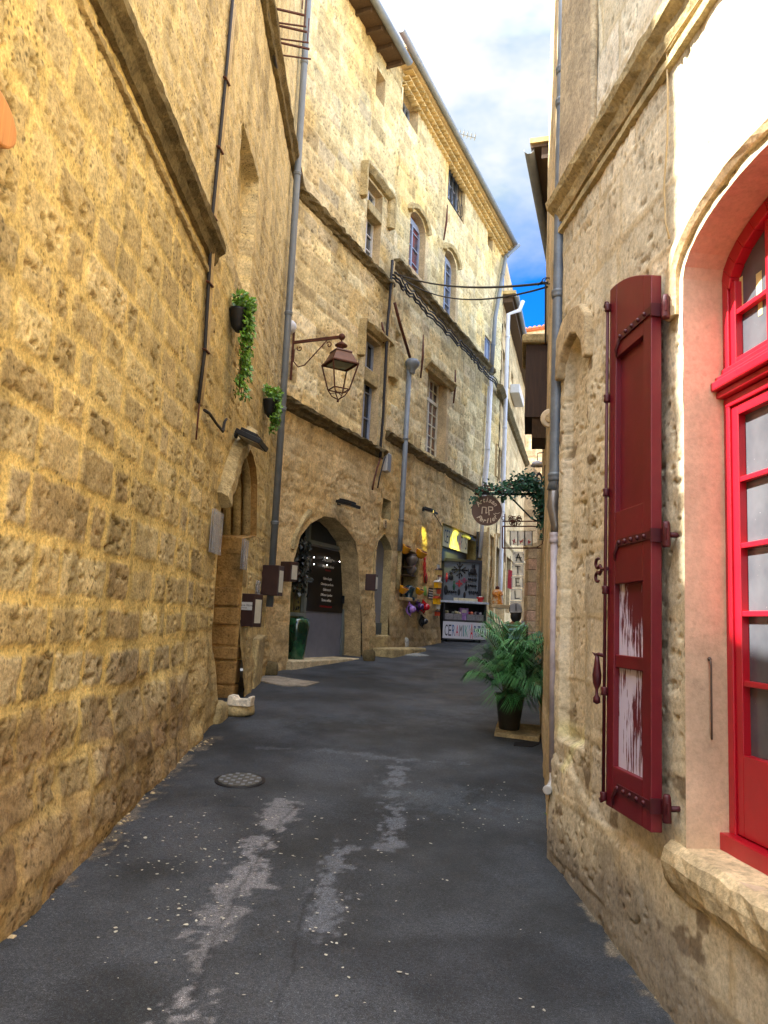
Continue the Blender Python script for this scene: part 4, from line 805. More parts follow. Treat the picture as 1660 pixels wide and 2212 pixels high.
pts=wp(WA,[(442,886),(453,893),(468,915),(482,932),(486,910),(490,905)],.05);cable('loose_cable',pts,.014,'sagging black cable looping toward the floodlight above the pointed doorway')
pts=wp(WB,[(848,562),(843,640),(837.5,700),(828,900),(822,973),(822,988)],.1);cable('cable_bundle',pts,.028,'dark cable conduit between the two facades under the stretched wires',extra=(((.05,.05,0),.012,M_CABLEL),))
pts=wp(WB,[(822,990),(815,1012),(809,1035),(805,1058)],.1);cable('iron_hook',pts,.02,'rusty iron bar and hook below the meter box',M_RUST,'hook',extra=(((.1,.1,.06),.016,M_DARKMETAL),))
def sag(a,b,s,n=16): a=V(a);b=V(b);return [a+(b-a)*i/n-V((0,0,1))*s*4*(i/n)*(1-i/n) for i in range(n+1)]
a=wp(WB,[(853,590)],.15)[0];e1=at(1183,611,8.5)
m1=sag(a,e1,.16);cable('overhead_wire',m1,.016,'upper black wire stretched across the lane in front of the blue sky')
a2=wp(WB,[(868,600)],.15)[0];m2=sag(a2,e1-V((0,0,.05)),.30);cable('overhead_wire',m2,.012,'lower thinner black wire sagging beneath the other overhead wire')
e2=at(1179,612,8.5);cable('hanging_cable',[at(1162,616,8.6),at(1172,608,8.55),e2,at(1179,640,8.5),at(1179,742,8.5)],.011,'black cable dropping straight down from the overhead wires',cat='cable')
tt=np.linspace(0,4*math.pi,30);cable('wire_coil',[at(1176+8*math.cos(a)+a,607+7*math.sin(a),8.45) for a in tt],.006,'tangled wire coil where the overhead wires end',cat='cable')
pts=wp(WB,[(850,578),(880,612),(930,668),(985,722),(1020,760),(1045,790),(1062,808),(1075,822)],.24);rr=random.Random(3);
pts2=[];
for a,b in zip(pts[:-1],pts[1:]):
    for k in range(8): pts2.append(a+(b-a)*k/8+V((0,0,rr.uniform(-.06,.04)))-V((0,0,.12)))
cable('cable_bundle',pts2,.022,'ragged black cables hung along the upper string course of the long facade',extra=(((0,0,-.07),.02,M_CABLE),((.03,0,.06),.015,M_CABLE)))
pts=wp(WB,[(938,1110),(946,1122),(957,1140)],.05);cable('loose_cable',pts,.008,'short lamp wire running down to the ceramics shop corner')
pts=[WR.P(u,4.36,.03) for u in np.linspace(-2,WR.L,14)];cable('wall_cable',[p+V((0,0,.012*math.sin(i*1.9))) for i,p in enumerate(pts)],.006,'pale cable clipped under the cornice of the pale house',M_CABLEL)
pts=[WR.P(*WR.uv(x,y,.02),.02) for x,y in ((1438,112),(1441,112),(1443,200),(1442,300),(1435,400),(1438,480),(1446,515))];cable('wall_cable',pts,.0045,'loose pale wire hanging down the wall above the maroon shutter',M_CABLEL)
# iron brackets with cables near the top
for i,(x,y) in enumerate(((580,15),(588,52),(596,90))):
    p=wp(WA,[(x,y)],.02)[0];e=empty('iron_bracket',p,('uppermost','second','lowest')[i]+' small iron rail bracket high on the ochre wall beside the corner drainpipe','bracket','iron rail brackets on the ochre wall')
    m=MB();m.bar(p,p+V((.42,.1,0)),.02);m.bar(p+V((0,.25,.02)),p+V((.42,.3,.02)),.015);m.bar(p+V((.4,.0,.0)),p+V((.4,.0,.35)),.012);m.build('arm',M_RUST,e)
pts=wp(WA,[(572,-10),(577,30),(584,60),(588,95),(593,130),(600,160)],.03);cable('cable_bundle',pts,.025,'dark cables twisting behind the small iron rail brackets')
# tie bars
for i,(a,b,l) in enumerate((((825,696),(829,742),'short rusty tie bar above the dark square window'),((915,723),(909,816),'long rusty tie bar left of the cream gridded window'),((984,799),(980,871),'rusty tie bar right of the cream gridded window'),((967,443),(959,518),'rusty tie bar under the grilled attic window'))):
    q=wp(WB,[a,b],.06);e=empty('tie_bar',q[1],l,'tie bar');m=MB();m.tube([q[0],(q[0]+q[1])/2+V((.02,-.01,0)),q[1]],[.014,.03,.02],7);m.build('bar',M_RUST,e)
# meter box
u,z=WB.uv(829,996);e=empty('meter_box',WB.P(u,z-.2,.1),'small pale grey meter box beside the cable conduit','box');m=MB();WB.box(m,u-.08,u+.12,z-.22,z+.16,.01,.12);m.build('case',M_WFRAME,e,bevel=.01);m=MB();WB.box(m,u-.06,u+.1,z-.2,z+.14,.12,.127);m.build('lid',M_ZINC,e)
# antenna
p=at(1000,290,24);e=empty('antenna',p-V((0,0,.5)),'small rooftop antenna sticking out past the long gutter','antenna');m=MB();m.bar(p+V((-.3,0,.06)),p+V((.45,0,-.12)),.03);
for k in range(5): m.bar(p+V((-.1+.13*k,-.2,.03-.03*k)),p+V((-.1+.13*k,.2,.08-.03*k)),.03,.06)
m.build('boom',M_ZINC,e);m=MB();m.bar(p+V((-.3,0,.06)),p+V((-1.6,0,.0)),.04);m.build('mast',M_ZINC,e)
# ---- hanging lantern
an=WB.P(*WB.uv(634,800,.05),.05);base=an
tip=an+(WB.N*.86)+V((0,0,0));zt=an[2]
armL=WB.uv(634,740,.05);A0=WB.P(armL[0],armL[1],.05)
D_=WB.N;tip=A0+D_*.88+V((0,0,.0))
e=empty('wall_lantern',A0,'rusty iron lantern hanging from a scrolled wall bracket above the big arch','lantern')
m=MB();m.bar(A0+V((0,0,.3)),A0-V((0,0,.62)),.035);m.build('back_bar',M_RUST,e)
m=MB();m.bar(A0,tip,.03,.045);m.ball(tip,.055,12,8);m.build('arm',M_RUST,e)
m=MB();s=[A0+D_*(.02)+V((0,0,-.08))];
for a in np.linspace(3.4,6.9,9): s.append(A0+D_*(.16+.14*math.cos(a))+V((0,0,-.36+.16*math.sin(a))))
s=[A0+D_*.03+V((0,0,-.12)),A0+D_*.03+V((0,0,-.32)),A0+D_*.12+V((0,0,-.42)),A0+D_*.24+V((0,0,-.40)),A0+D_*.62+V((0,0,-.03))];m.tube(s,.011,6)
for (c0_,r0_,d0) in ((.13,.055,1),(.66,.055,-1)):
    m.tube([A0+D_*(c0_+ (r0_-.0035*i)*math.cos(d0*.55*i+2.5))+V((0,0,-.11+(r0_-.0035*i)*math.sin(d0*.55*i+2.5))) for i in range(13)],.008,6)
m.build('scrollwork',M_RUST,e)
H=tip+V((0,0,-.08));m=MB();m.tube([tip,H],.012,6);m.lathe(H-V((0,0,.16)),[(.035,0),(.03,.05),(.095,.085),(.1,.1),(.06,.135),(.02,.16)],16);m.build('finial',M_RUST,e)
rot=math.radians(28);X=V((math.cos(rot),math.sin(rot),0));Y=V((-math.sin(rot),math.cos(rot),0));Zc=H[2]-.16;c=V((H[0],H[1],0))
def lv_(z,r): return [c+X*r*a+Y*r*b+V((0,0,z)) for a,b in((-1,-1),(1,-1),(1,1),(-1,1))]
def frus(mb,z0,r0_,z1,r1_,t=None):
    a=lv_(z0,r0_);b=lv_(z1,r1_);mb.add(a+b,[(0,1,5,4),(1,2,6,5),(2,3,7,6),(3,0,4,7),(4,5,6,7)]);return mb
m=MB();frus(m,Zc-.20,.205,Zc-.02,.125);frus(m,Zc-.02,.14,Zc+.0,.13);frus(m,Zc-.215,.225,Zc-.2,.22)
m.build('hood',plain('brown_lantern_metal',srgb(100,66,48),.5,.3,.2),e)
m=MB();m.prism(lv_(Zc-.215,.16),V((0,0,-.01)));m.build('diffuser',plain('grey_diffuser',srgb(120,128,112),.4,0,.15),e)
m=MB();T=lv_(Zc-.215,.215);Bt=lv_(Zc-.62,.125);Cc=lv_(Zc-.72,.075)
for i in range(4):
    m.bar(T[i],Bt[i],.018);m.bar(Bt[i],Bt[(i+1)%4],.016);m.bar(T[i],T[(i+1)%4],.022);m.tube([Bt[i]-V((0,0,.0)),Cc[i]-V((0,0,.0)),c+V((0,0,Zc-.78))],.009,5);m.bar(T[i]+V((0,0,-.01)),T[i]+V((0,0,.05)),.01)
for a,b in ((0,2),(1,3)): m.bar((Bt[a]+Cc[a])/2,(Bt[b]+Cc[b])/2,.01)
m.ball(c+V((0,0,Zc-.80)),.022,8,6);m.build('cage',M_RUST,e)
p=wp(WB,[(629,706)],.1)[0];e=empty('wall_lamp',p,'round white globe peeking out behind the corner drainpipe','lamp');m=MB();m.ball(p,.09,14,10,(1,1,1.2));m.build('globe',M_PIPEL,e);m=MB();m.bar(p,p-WB.N*.1,.05);m.build('mount',M_DARKMETAL,e)
# ---- floodlights
def flood(p,dirx,fwd,label,s=1.,lit=None):
    e=empty('floodlight',p,label,'floodlight');x=nrm(dirx);f=nrm(fwd);up=np.cross(f,x);up=up if up[2]>0 else -up
    m=MB();m.box(V(p)+f*.14*s,x*.17*s,f*.12*s,up*.022*s);m.box(V(p)+f*.12*s+up*.035*s,x*.12*s,f*.08*s,up*.02*s);m.build('housing',M_DARKMETAL,e,bevel=.006)
    m=MB();m.box(V(p)+f*.15*s-up*.024*s,x*.145*s,f*.09*s,up*.003);m.build('lens',lit or plain('flood_glass_'+str(len(MATS)),srgb(190,186,168),.25,0,.15),e)
    m=MB();m.bar(V(p)-f*.02,V(p)+f*.06*s,.03);m.box(V(p)-f*.01,x*.05,f*.012,up*.05);m.build('bracket',M_DARKMETAL,e);return e
p=WA.P(*WA.uv(514,937,.03),.03);flood(p,(.05,1,0),(.93,0,-.38),'black floodlight tilted down over the pointed doorway of the ochre wall',1.25)
p=WB.P(*WB.uv(722,1083,.03),.03);flood(p+V((0.1,.1,0)),WB.D,WB.N+V((0,0,-.22)),'black floodlight above the crown of the big shop arch',1.25)
p=WB.P(*WB.uv(917,1100,.03),.03);pf=p;flood(p,WB.D,WB.N+V((0,0,-.3)),'black lamp throwing a yellow glow on the wall beside the ceramics shop',1.1)
p=WB.P(*WB.uv(1000,1158,.03),.03);pf2=p;flood(p,WB.D,WB.N+V((0,0,-.3)),'black lamp lighting the fascia board of the ceramics shop',1.2)
for pos,tgt,en,sz in ((pf+WB.N*.28-V((0,0,.05))-WB.D*.15,WB.P(WB.uv(915,1145)[0],WB.uv(915,1145)[1],0),60,34),(pf2+WB.N*.33+V((0,0,.02))-WB.D*.35,WB.P(WB.uv(985,1180,-.1)[0],WB.uv(985,1180)[1],-.15),26,95)):
    l=bpy.data.lights.new('lamp_light','SPOT');l.energy=en;l.color=(1,.93,.12);l.spot_size=math.radians(sz);l.spot_blend=.7;l.shadow_soft_size=.03;o=bpy.data.objects.new('lamp_light',l);COL.objects.link(o);o.location=Vector([float(q) for q in pos]);o.rotation_euler=Vector([float(q) for q in (V(tgt)-V(pos))]).to_track_quat('-Z','Y').to_euler()
# ---- brown metal box lights
M_BOX=plain('chocolate_metal',srgb(64,42,38),.5,.1,.15);M_BOXW=plain('pale_box_window',srgb(206,200,180),.4,0,.15,6)
def boxlight(c,w,h,d,yaw,label,card=False,win=1):
    e=empty('box_sign',V(c)-V((0,0,h/2)),label,'sign','brown box signs around the arch');a=math.radians(yaw);x=V((math.cos(a),math.sin(a),0));f=V((math.sin(a),-math.cos(a),0));z=V((0,0,1))
    m=MB();m.box(c,x*w/2,f*d/2,z*h/2);bx=m.build('case',M_BOX,e,bevel=.006)
    if win: m=MB();m.box(V(c)+x*(w/2+.002)-z*.01,f*d*.33,z*h*.36,x*.004);m.build('side_window',M_BOXW,e)
    if card:
        m=MB();m.box(V(c)+f*(d/2+.003)+z*h*.12,x*w*.42,z*h*.12,f*.003);cd=m.build('name_card',plain('card_white',srgb(206,204,200),.6,0,.05),e)
        m=MB();put_text(m,'Stephane Norès',V(c)+f*(d/2+.0075)+z*h*.145,x,z,f,h*.105,shear=.3);put_text(m,'ceramiste',V(c)+f*(d/2+.0075)+z*h*.065,x,z,f,h*.06);m.build('lettering',M_DARKMETAL,cd)
    return e
pc=at(537,1318,9.6);boxlight(pc,.265,.40,.22,-20,'brown box sign with a white name card, lowest on the ochre wall',True)
pc=at(585,1254,11.1);boxlight(pc,.32,.43,.2,-16,'plain brown box sign on the stone corner left of the arch')
pc=at(625,1235,11.9);boxlight(pc,.2,.30,.2,-30,'small brown box sign with a pale glazed face at the arch edge')
pc=at(803,1258,14.75);boxlight(pc,.2,.31,.2,-12,'small brown box sign between the big arch and the pointed grey door')
# ---- acrylic leaflet holders
def acryl():
    m,nt,b=nodes('clear_acrylic');b.inputs['Base Color'].default_value=(.62,.63,.66,1);b.inputs['Roughness'].default_value=.12;b.inputs['Alpha'].default_value=.38;return m
M_AC=acryl()
for (x,y,wd,h,w_,l) in ((467,1150,.42,.42,0,'clear leaflet holder left of the pointed doorway'),(528,1198,.3,.36,0,'clear leaflet holder on the far jamb of the pointed doorway'),(557,1270,.2,.2,0,'clear leaflet holder half hidden behind two brown box signs')):
    u,z=WA.uv(x,y,.04);e=empty('leaflet_holder',WA.P(u,z-h/2,.04),l,'leaflet holder','clear leaflet holders on the ochre wall')
    m=MB();WA.box(m,u-wd/2,u+wd/2,z-h/2,z+h/2,.03,.036);WA.box(m,u-wd/2,u+wd/2,z-h/2,z+h/2,.055,.06);m.build('case',M_AC,e);m=MB();WA.box(m,u-wd/5,u+wd/5,z-h/4,z+h/6,.04,.044);m.build('leaflet',MATS.setdefault('lf',plain('printed_leaflet',srgb(196,186,180),.6,0,.3,30)),e)
    for du in (-.38,.38):
        for dz in(-.4,.4): m=MB();m.lathe(WA.P(u+du*wd,z+dz*h,.06),[(.008,0),(.008,.006)],8,axis=WA.N);m.build('screw',M_ZINC,e)
# ---- poster on the shop door
up0=frontuv(668,1200,-.36)[0];zp0=frontuv(700,1322,-.36)[1];zp1=frontuv(705,1186,-.36)[1];up1=DU1-.02;up0=DU0+.05
e=empty('shop_poster',WB.P((up0+up1)/2,zp0,-.37),'black poster with white and red script hung on the blue grey door in the arch','poster')
m=MB();WB.box(m,up0,up1,zp0,zp1,-.375,-.365);m.build('sheet',plain('black_poster',srgb(14,12,16),.5,0,.2),e)
M_WT=plain('white_lettering',srgb(216,214,210),.6,0,.02,bump=0);M_RT=plain('red_lettering',srgb(170,20,36),.6,0,.02,bump=0)
pc=(up0+up1)/2;hh=zp1-zp0;X=WB.D
for (t_,fr_,sz,mt,sh) in (('Atelier~',.84,.155,M_WT,.45),('Stéphane Norès',.725,.082,M_WT,.4),('Céramiste',.665,.06,M_RT,.2),("Galet d'argile",.53,.075,M_WT,.3),('Céramique parfumée',.44,.068,M_WT,.3),('Galet sucré',.355,.075,M_WT,.3),('Diffuseur à parfum',.27,.07,M_WT,.3),('Terres mêlées',.185,.075,M_WT,.3),('ATELIER DE MODELAGE',.085,.052,M_RT,0)):
    m=MB();v,f=text_verts(t_,sz*hh/1.35,shear=sh,bold=.002 if mt is M_WT else .001);wmax=max(a for a,_,_ in v)-min(a for a,_,_ in v);k=min(1,(up1-up0)*.92/wmax);c=WB.P(pc,zp0+fr_*hh,-.362);m.add([c+X*a*k+V((0,0,b)) for a,b,_ in v],f);m.build('lettering',mt,e)
# string lights
e=empty('string_lights',WB.P(pc,zp1,-.32),'string of tiny white bulbs across the dark upper half of the arch','string lights')
m=MB();ls=[frontuv(x,y,-.32) for x,y in ((646,1213),(656,1203),(658,1215),(678,1204),(678,1219),(706,1205),(706,1221),(733,1213),(747,1224))];m.tube([WB.P(u,z,-.32) for u,z in ls],.004,4);m.build('wire',M_CABLE,e)
bm=plain('tiny_bulb',(1,.97,.9),.4,emit=6,bump=0)
for u,z in ls: m=MB();m.ball(WB.P(u,z,-.31),.007,6,5);m.build('bulb',bm,e)
# dark foliage hanging in the arch
def leafmat(name,a,b_):
    m,nt,b=nodes(name);tc=N(nt,'ShaderNodeTexCoord');n1=noise(nt,6,3,.6,tc.outputs['Object']);gi=nt.nodes.new('ShaderNodeNewGeometry');mm=N(nt,'ShaderNodeMath',operation='MULTIPLY_ADD');nt.links.new(gi.outputs['Random Per Island'],mm.inputs[0]);mm.inputs[1].default_value=.5
    m2=N(nt,'ShaderNodeMath',operation='MULTIPLY');nt.links.new(n1.outputs[0],m2.inputs[0]);m2.inputs[1].default_value=.6;nt.links.new(m2.outputs[0],mm.inputs[2]);r=ramp(nt,mm.outputs[0],[(.2,a),(.8,b_)]);nt.links.new(r.outputs[0],b.inputs['Base Color']);b.inputs['Roughness'].default_value=.42;b.inputs['Specular IOR Level'].default_value=.5
    b.inputs['Subsurface Weight'].default_value=0.0;return m
M_IVY=leafmat('ivy_leaf',srgb(52,92,30),srgb(122,168,52));M_IVYD=leafmat('dark_vine_leaf',srgb(14,44,34),srgb(40,96,68));M_PALM=leafmat('palm_leaf',srgb(26,70,34),srgb(86,150,84));M_DRY=leafmat('dark_dry_leaf',srgb(16,20,16),srgb(44,48,36))
rr=random.Random(21)
def strands(name,label,tops,length,spread,n,leafl,mat,pot=None,nrmv=(1,-.3,0),cat='plant'):
    e=empty(name,tops[0],label,cat);st=MB();lf=MB()
    for t in tops:
        p=V(t);L=length*rr.uniform(.55,1);q=[p];k=0
        while k<L: p=p+V((rr.uniform(-.02,.02),rr.uniform(-.03,.03),-.07));q.append(p);k+=.07
        st.tube(q,.004,4,caps=False)
        for i in range(n):
            c=q[int(rr.random()**1.15*(len(q)-1))]+V((rr.uniform(0,spread),rr.uniform(-spread*1.3,spread*1.3),rr.uniform(-.05,.05)))
            lf.leaf(c,V((rr.uniform(-.4,.6),rr.uniform(-.9,.9),-.7+rr.uniform(-.5,.6))),V(nrmv)+V((rr.uniform(-.6,.6),rr.uniform(-.6,.6),rr.uniform(-.2,.9))),leafl*rr.uniform(.6,1.2),leafl*rr.uniform(.55,.9))
    st.build('stems',M_RUST,e);lf.build('foliage',mat,e);return e
tops=[WB.P(*frontuv(x,y,-.2),-.2) for x,y in ((640,1180),(648,1165),(655,1160),(662,1175),(643,1195))]
strands('hanging_plant','dark trailing plant hanging in the left shoulder of the arch',tops,1.1,.08,36,.11,M_DRY,nrmv=WB.N)
# green vase by the glazing
c=WB.P(frontuv(636,1440,-.22)[0],zb,-.22);e=empty('glass_vase',c,'tall dark green glass vase standing inside the arch','vase');m=MB();k=frontuv(640,1334,-.22)[1]-zb;m.lathe(c,[(.14,0),(.15,.1),(.19,k*.6),(.22,k*.85),(.2,k*.97),(.16,k),(.14,k*.97)],18);m.build('body',plain('dark_green_glass',srgb(14,46,30),.12,0,.5,2,bump=0,c2=srgb(46,96,62),mask=(.5,.7),spec=.8),e)
# ---- ivy planters on the ochre wall
def planter(x0,y0,label,ybot):
    u,z=WA.uv(x0,y0,.12);e=empty('wall_planter',WA.P(u,z,.0),label,'planter');m=MB();prof=[(.16,.22),(.17,.24),(.16,0),(.05,-.12),(.0,-.14)]
    m.lathe(WA.P(u,z,.1),[(.02,-.14),(.07,-.08),(.10,.08),(.11,.1)],12);m.build('pot',M_DARKMETAL,e)
    L=z-WA.uv(x0+15,ybot,.15)[1];st=MB();lf=MB()
    for s in range(7):
        p=WA.P(u+rr.uniform(-.05,.22),z+.12,.14);q=[p];Ls=L*rr.uniform(.6,1.0) if s<5 else L*.35;k=0
        while k<Ls: p=p+V((rr.uniform(-.008,.008),rr.uniform(-.016,.022),-.05));q.append(p);k+=.05
        st.tube(q,.003,4,caps=False)
        for i in range(int(len(q)*7)):
            j=int(rr.random()**1.1*(len(q)-1));c=q[j]+V((rr.uniform(-.03,.07),rr.uniform(-.08,.08),0))
            lf.leaf(c,V((rr.uniform(0,.7),rr.uniform(-.8,.8),-.6+rr.uniform(-.4,.5))),V((.8,-.5,.3))+V((rr.uniform(-.5,.5),rr.uniform(-.5,.5),rr.uniform(-.2,.7))),.06*rr.uniform(.6,1.2),.05)
    for i in range(150): lf.leaf(WA.P(u+rr.uniform(-.12,.2),z+.12+rr.uniform(-.02,.13),.1+rr.uniform(-.07,.12)),V((rr.uniform(-.5,.8),rr.uniform(-.8,.8),rr.uniform(-.2,1))),V((rr.uniform(-.5,.8),-.5,.6)),.07,.05)
    st.build('stems',M_RUST,e);lf.build('foliage',M_IVY,e)
planter(520,690,'dark wall planter spilling a long bright ivy strand above the pointed doorway',925)
planter(587,880,'lower dark wall planter with ivy hanging beside the corner drainpipe',985)
# wooden oval plaque top left
u,z=WA.uv(-8,255,.03);e=empty('oval_plaque',WA.P(u,z,.0),'orange wooden oval plaque cut by the picture edge high on the ochre wall','plaque');a=WA.uv(20,200,.03);b=WA.uv(20,312,.03)
m=MB();hz=(a[1]-b[1])/2*1.05;hu=.17;m_pts=[(WA.uv(34,255,.03)[0]-hu+hu*math.cos(t),z+hz*math.sin(t)) for t in np.linspace(0,2*math.pi,28)[:-1]];WA.prism(m,m_pts,.0,.05);m.build('board',wood_mat('orange_wood',srgb(206,140,76),.5,.2),e,bevel=.01)
e['label']='orange wooden oval plaque mounted high on the near ochre wall'
# ---- rocks and trough
def rock(c,sx,sy,sz,seed,label,yaw=0,mat=M_TRIM,name='doorstep_rock',cat='rock'):
    e=empty(name,V(c)-V((0,0,sz)),label,cat);m=MB();a=math.radians(yaw);m.ball(c,1,18,12,(sx,sy,sz),X=(math.cos(a),math.sin(a),0),Y=(-math.sin(a),math.cos(a),0),jit=0)
    vs=np.array(m.v);d=vs-V(c);k=1+.28*(fbm(vs[:,0]*5+seed,vs[:,1]*5+vs[:,2]*4,seed,3)-.5)*2; dn_=d/np.array([sx,sy,sz]);dn_=np.sign(dn_)*np.abs(dn_)**.55;dn_/=np.maximum(np.abs(dn_).max(),1e-6);q=dn_*np.array([sx,sy,sz])*.8; m.v=[tuple(V(c)+dd*kk) for dd,kk in zip(q,k)];m.build('stone',mat,e);return e
g1_=gnd(528,1548);rock(g1_+V((-.12,.15,.06)),.27,.24,.085,3,'flat topped pale boulder at the pointed doorway carrying the broken trough',20,M_TRIM)
g2_=gnd(470,1560);rock(g2_+V((-.1,.1,.06)),.2,.28,.17,7,'rounded boulder against the foot of the ochre wall before the doorway',10,M_TRIM)
tq=at(520,1514,g1_[1]+.0);e=empty('stone_trough',tq-V((0,0,.07)),'small broken white stone trough resting on the pale boulder','trough');m=MB();a=math.radians(-6);X_=V((math.cos(a),math.sin(a),0));Y_=V((-math.sin(a),math.cos(a),0))
pl=[(-.125,-.05),(.125,-.05),(.135,.05),(.10,.055),(.095,.025),(-.03,.02),(-.045,.05),(-.11,.06),(-.125,.04)];m.prism([tq+X_*p+V((0,0,q))-Y_*.07 for p,q in pl],Y_*.16);m.build('block',stone_mat('white_limestone',srgb(222,208,184),bump=.4,pits=.2),e,bevel=.01)
# ---- manhole, drain slabs
def disc(name,c,r,label,cat,mat):
    e=empty(name,c,label,cat);sl=(gz(c[1]+.3)-gz(c[1]-.3))/.6;m=MB();ax=nrm((0,-sl,1));m.lathe(V(c)-ax*.02,[(r,0),(r,.030)],40,axis=ax);m.build('rim',M_DARKMETAL,e);m=MB();m.lathe(V(c),[(r-.025,0),(r-.025,.014),(r-.03,.016)],40,axis=ax);o=m.build('cover',mat,e);return e,ax
mc=gnd(519,1687);e,ax=disc('manhole_cover',mc,.19,'round grey manhole cover set in the dark asphalt','manhole cover',plain('worn_cast_iron',srgb(98,96,88),.6,.3,.3,25,bump=.8,bd=.004,c2=srgb(70,68,62)))
X_,Z_,_n=basis(ax,(0,1,0));
for i in range(18):
    a=rr.uniform(0,6.28);q=rr.uniform(.03,.17);p=V(mc)+ax*.0165+X_*q*math.cos(a)+Z_*q*math.sin(a)
m=MB()
for i in range(-3,4):
    for j in range(-3,4):
        if i*i+j*j<11 and (i+j)%2==0: p=V(mc)+ax*.017+X_*i*.045+Z_*j*.045;m.box(p,X_*.014,Z_*.014,ax*.002)
tag(m.build('raised_pattern',M_ZINC,e),kind='stuff')
def slab(name,pts,label,cat,mat,t=.012):
    q=[gnd(*p) for p in pts];e=empty(name,q[0],label,cat);m=MB();m.prism([p+V((0,0,-.03)) for p in q],V((0,0,.03+t)));m.build('slab',mat,e);return e
slab('cement_apron',[(557,1470),(580,1476),(610,1482),(660,1484),(691,1475),(650,1470),(600,1462),(562,1462)],'smooth pale cement apron at the foot of the arch pier','apron',stone_mat('smooth_cement',srgb(150,138,120),bump=.3,pits=.1))
slab('cement_apron',[(865,1415),(905,1418),(928,1417),(890,1409),(868,1407)],'small pale cement ramp beside the stone door steps','apron',stone_mat('pale_cement',srgb(150,150,144),bump=.3,pits=.1))
# plant slab + dark drain
ps=gnd(1120,1590);e=empty('paving_slab',ps,'worn stone slab under the potted palm','slab');m=MB();q=[gnd(1068,1590),gnd(1165,1602),gnd(1175,1575),gnd(1075,1566)];m.prism([p-V((0,0,.03)) for p in q],V((0,0,.07)));m.build('slab',M_TRIM,e,bevel=.01)
q=[gnd(*p) for p in ((1110,1611),(1150,1614),(1165,1607),(1140,1602),(1112,1604))];e=empty('drain_hole',q[0],'dark drain opening in the asphalt beside the palm slab','drain');m=MB();m.prism([p-V((0,0,.01)) for p in q],V((0,0,.016)));m.build('grate',M_DARK,e)
# ---- potted palm
pc=gnd(1100,1588);pc=pc+V((0.02,.12,.04));e=empty('potted_palm',pc,'bushy green palm in a dark tapered pot against the yellow house front','plant')
m=MB();hpot=.37;m.lathe(pc,[(.10,0),(.105,.01),(.148,hpot-.04),(.158,hpot-.035),(.16,hpot),(.145,hpot),(.14,hpot-.03)],24);m.build('pot',plain('dark_olive_pot',srgb(52,48,38),.5,0,.25),e)
m=MB();m.lathe(pc,[(.12,hpot-.05),(.135,hpot-.03),(.02,hpot-.02)],16);m.build('soil',M_DARK,e)
stm=MB();lf=MB();rr=random.Random(77);top=pc+V((0,0,hpot-.03))
for i in range(50):
    az=i*2.399+rr.uniform(-.3,.3);el=math.radians(rr.choice([84,78,70,62,54,44,30]) + rr.uniform(-6,6));L=rr.uniform(.5,.92)*(1.0 if el>1.1 else .72)
    if math.cos(az)<-.35 and el<1.2 and rr.random()<.6: az+=math.pi*.7
    d=V((math.cos(az)*math.cos(el),math.sin(az)*math.cos(el),math.sin(el)));p=top+V((rr.uniform(-.06,.06),rr.uniform(-.06,.06),0));pts=[p];n=16;k=rr.uniform(.075,.125)
    for s in range(n):
        d=nrm(d+V((0,0,-k*(s/n)*1.5))+V((math.cos(az),math.sin(az),0))*.015);p=p+d*L/n
        if p[0]>1.86+(p[1]-8)*.22: p[0]=1.86+(p[1]-8)*.22; d=nrm(d*V((.1,1,1)))
        pts.append(p)
    stm.tube(pts,[.007-.005*s/n for s in range(n+1)],4,caps=False)
    for s in range(6,n+1):
        for r_ in (0,.5):
            if s==n and r_: continue
            q=pts[s] if not r_ else (pts[s]+pts[min(s+1,n)])/2
            t=nrm(pts[min(s+1,n)]-pts[max(s-1,0)]);side=nrm(np.cross(t,V((0,0,1))));
            f=(s+r_-6)/(n-6);ll=.26*math.sin(math.pi*(.18+.75*f))+.07
            for sg in (-1,1):
                dd=nrm(side*sg*1.0+t*(.55+.5*f)+V((0,0,.18-rr.uniform(0,.25))));w_=.013;q1=q+dd*ll*.5+V((0,0,.02));q2=q+dd*ll+V((0,0,-.05-ll*.22));ww=nrm(np.cross(dd,V((0,0,1))))*w_/2
                lf.add([q-ww*.4,q+ww*.4,q1+ww,q1-ww,q2],[(0,1,2,3),(3,2,4)])
stm.build('stems',plain('palm_stem',srgb(86,92,54),.6),e);lf.build('foliage',M_PALM,e)
# ---- weed by the corner
g_=gnd(1204,1778);e=empty('weed',g_,'small green weed at the foot of the corner drainpipe','plant');m=MB()
for i in range(40): a=rr.uniform(0,6.28);m.leaf(g_+V((rr.uniform(-.05,.03),rr.uniform(-.04,.04),rr.uniform(0,.04))),(math.cos(a),math.sin(a),rr.uniform(.2,1.2)),(rr.uniform(-.3,.3),-.6,1),rr.uniform(.04,.09),.022)
m.build('foliage',M_IVY,e)
# ---- rubble and petals
M_PEB=stone_mat('rubble_stone',srgb(196,176,138),bump=.5,pits=.2)
for i,(x,y,s,l) in enumerate(((1352,2018,.022,'small pale stone at the foot of the pale house, farthest of the loose row'),(1418,2095,.024,'cream pebble between larger rubble at the right wall foot'),(1402,2118,.02,'round brown pebble beside the cream one at the wall foot'),(1440,2150,.035,'long flat pale stone lying against the wall foot'),(1462,2165,.022,'grey stone just below the long flat pale one'),(1488,2195,.034,'pale stone nearest the picture edge at the wall foot'),(1470,2185,.018,'tiny grey chip between the two nearest wall foot stones'),(1378,2062,.026,'angular stone halfway along the loose row at the wall foot'))):
    l=l.replace('nearest the picture edge','nearest of the loose row').replace('right wall foot','pale wall foot');g_=gnd(x,y);rock(g_+V((0,0,s*.4)),s*1.4,s*1.1,s*.7,i+30,l,rr.uniform(0,90),M_PEB,'loose_stone','stone')
m=MB();rr=random.Random(9)
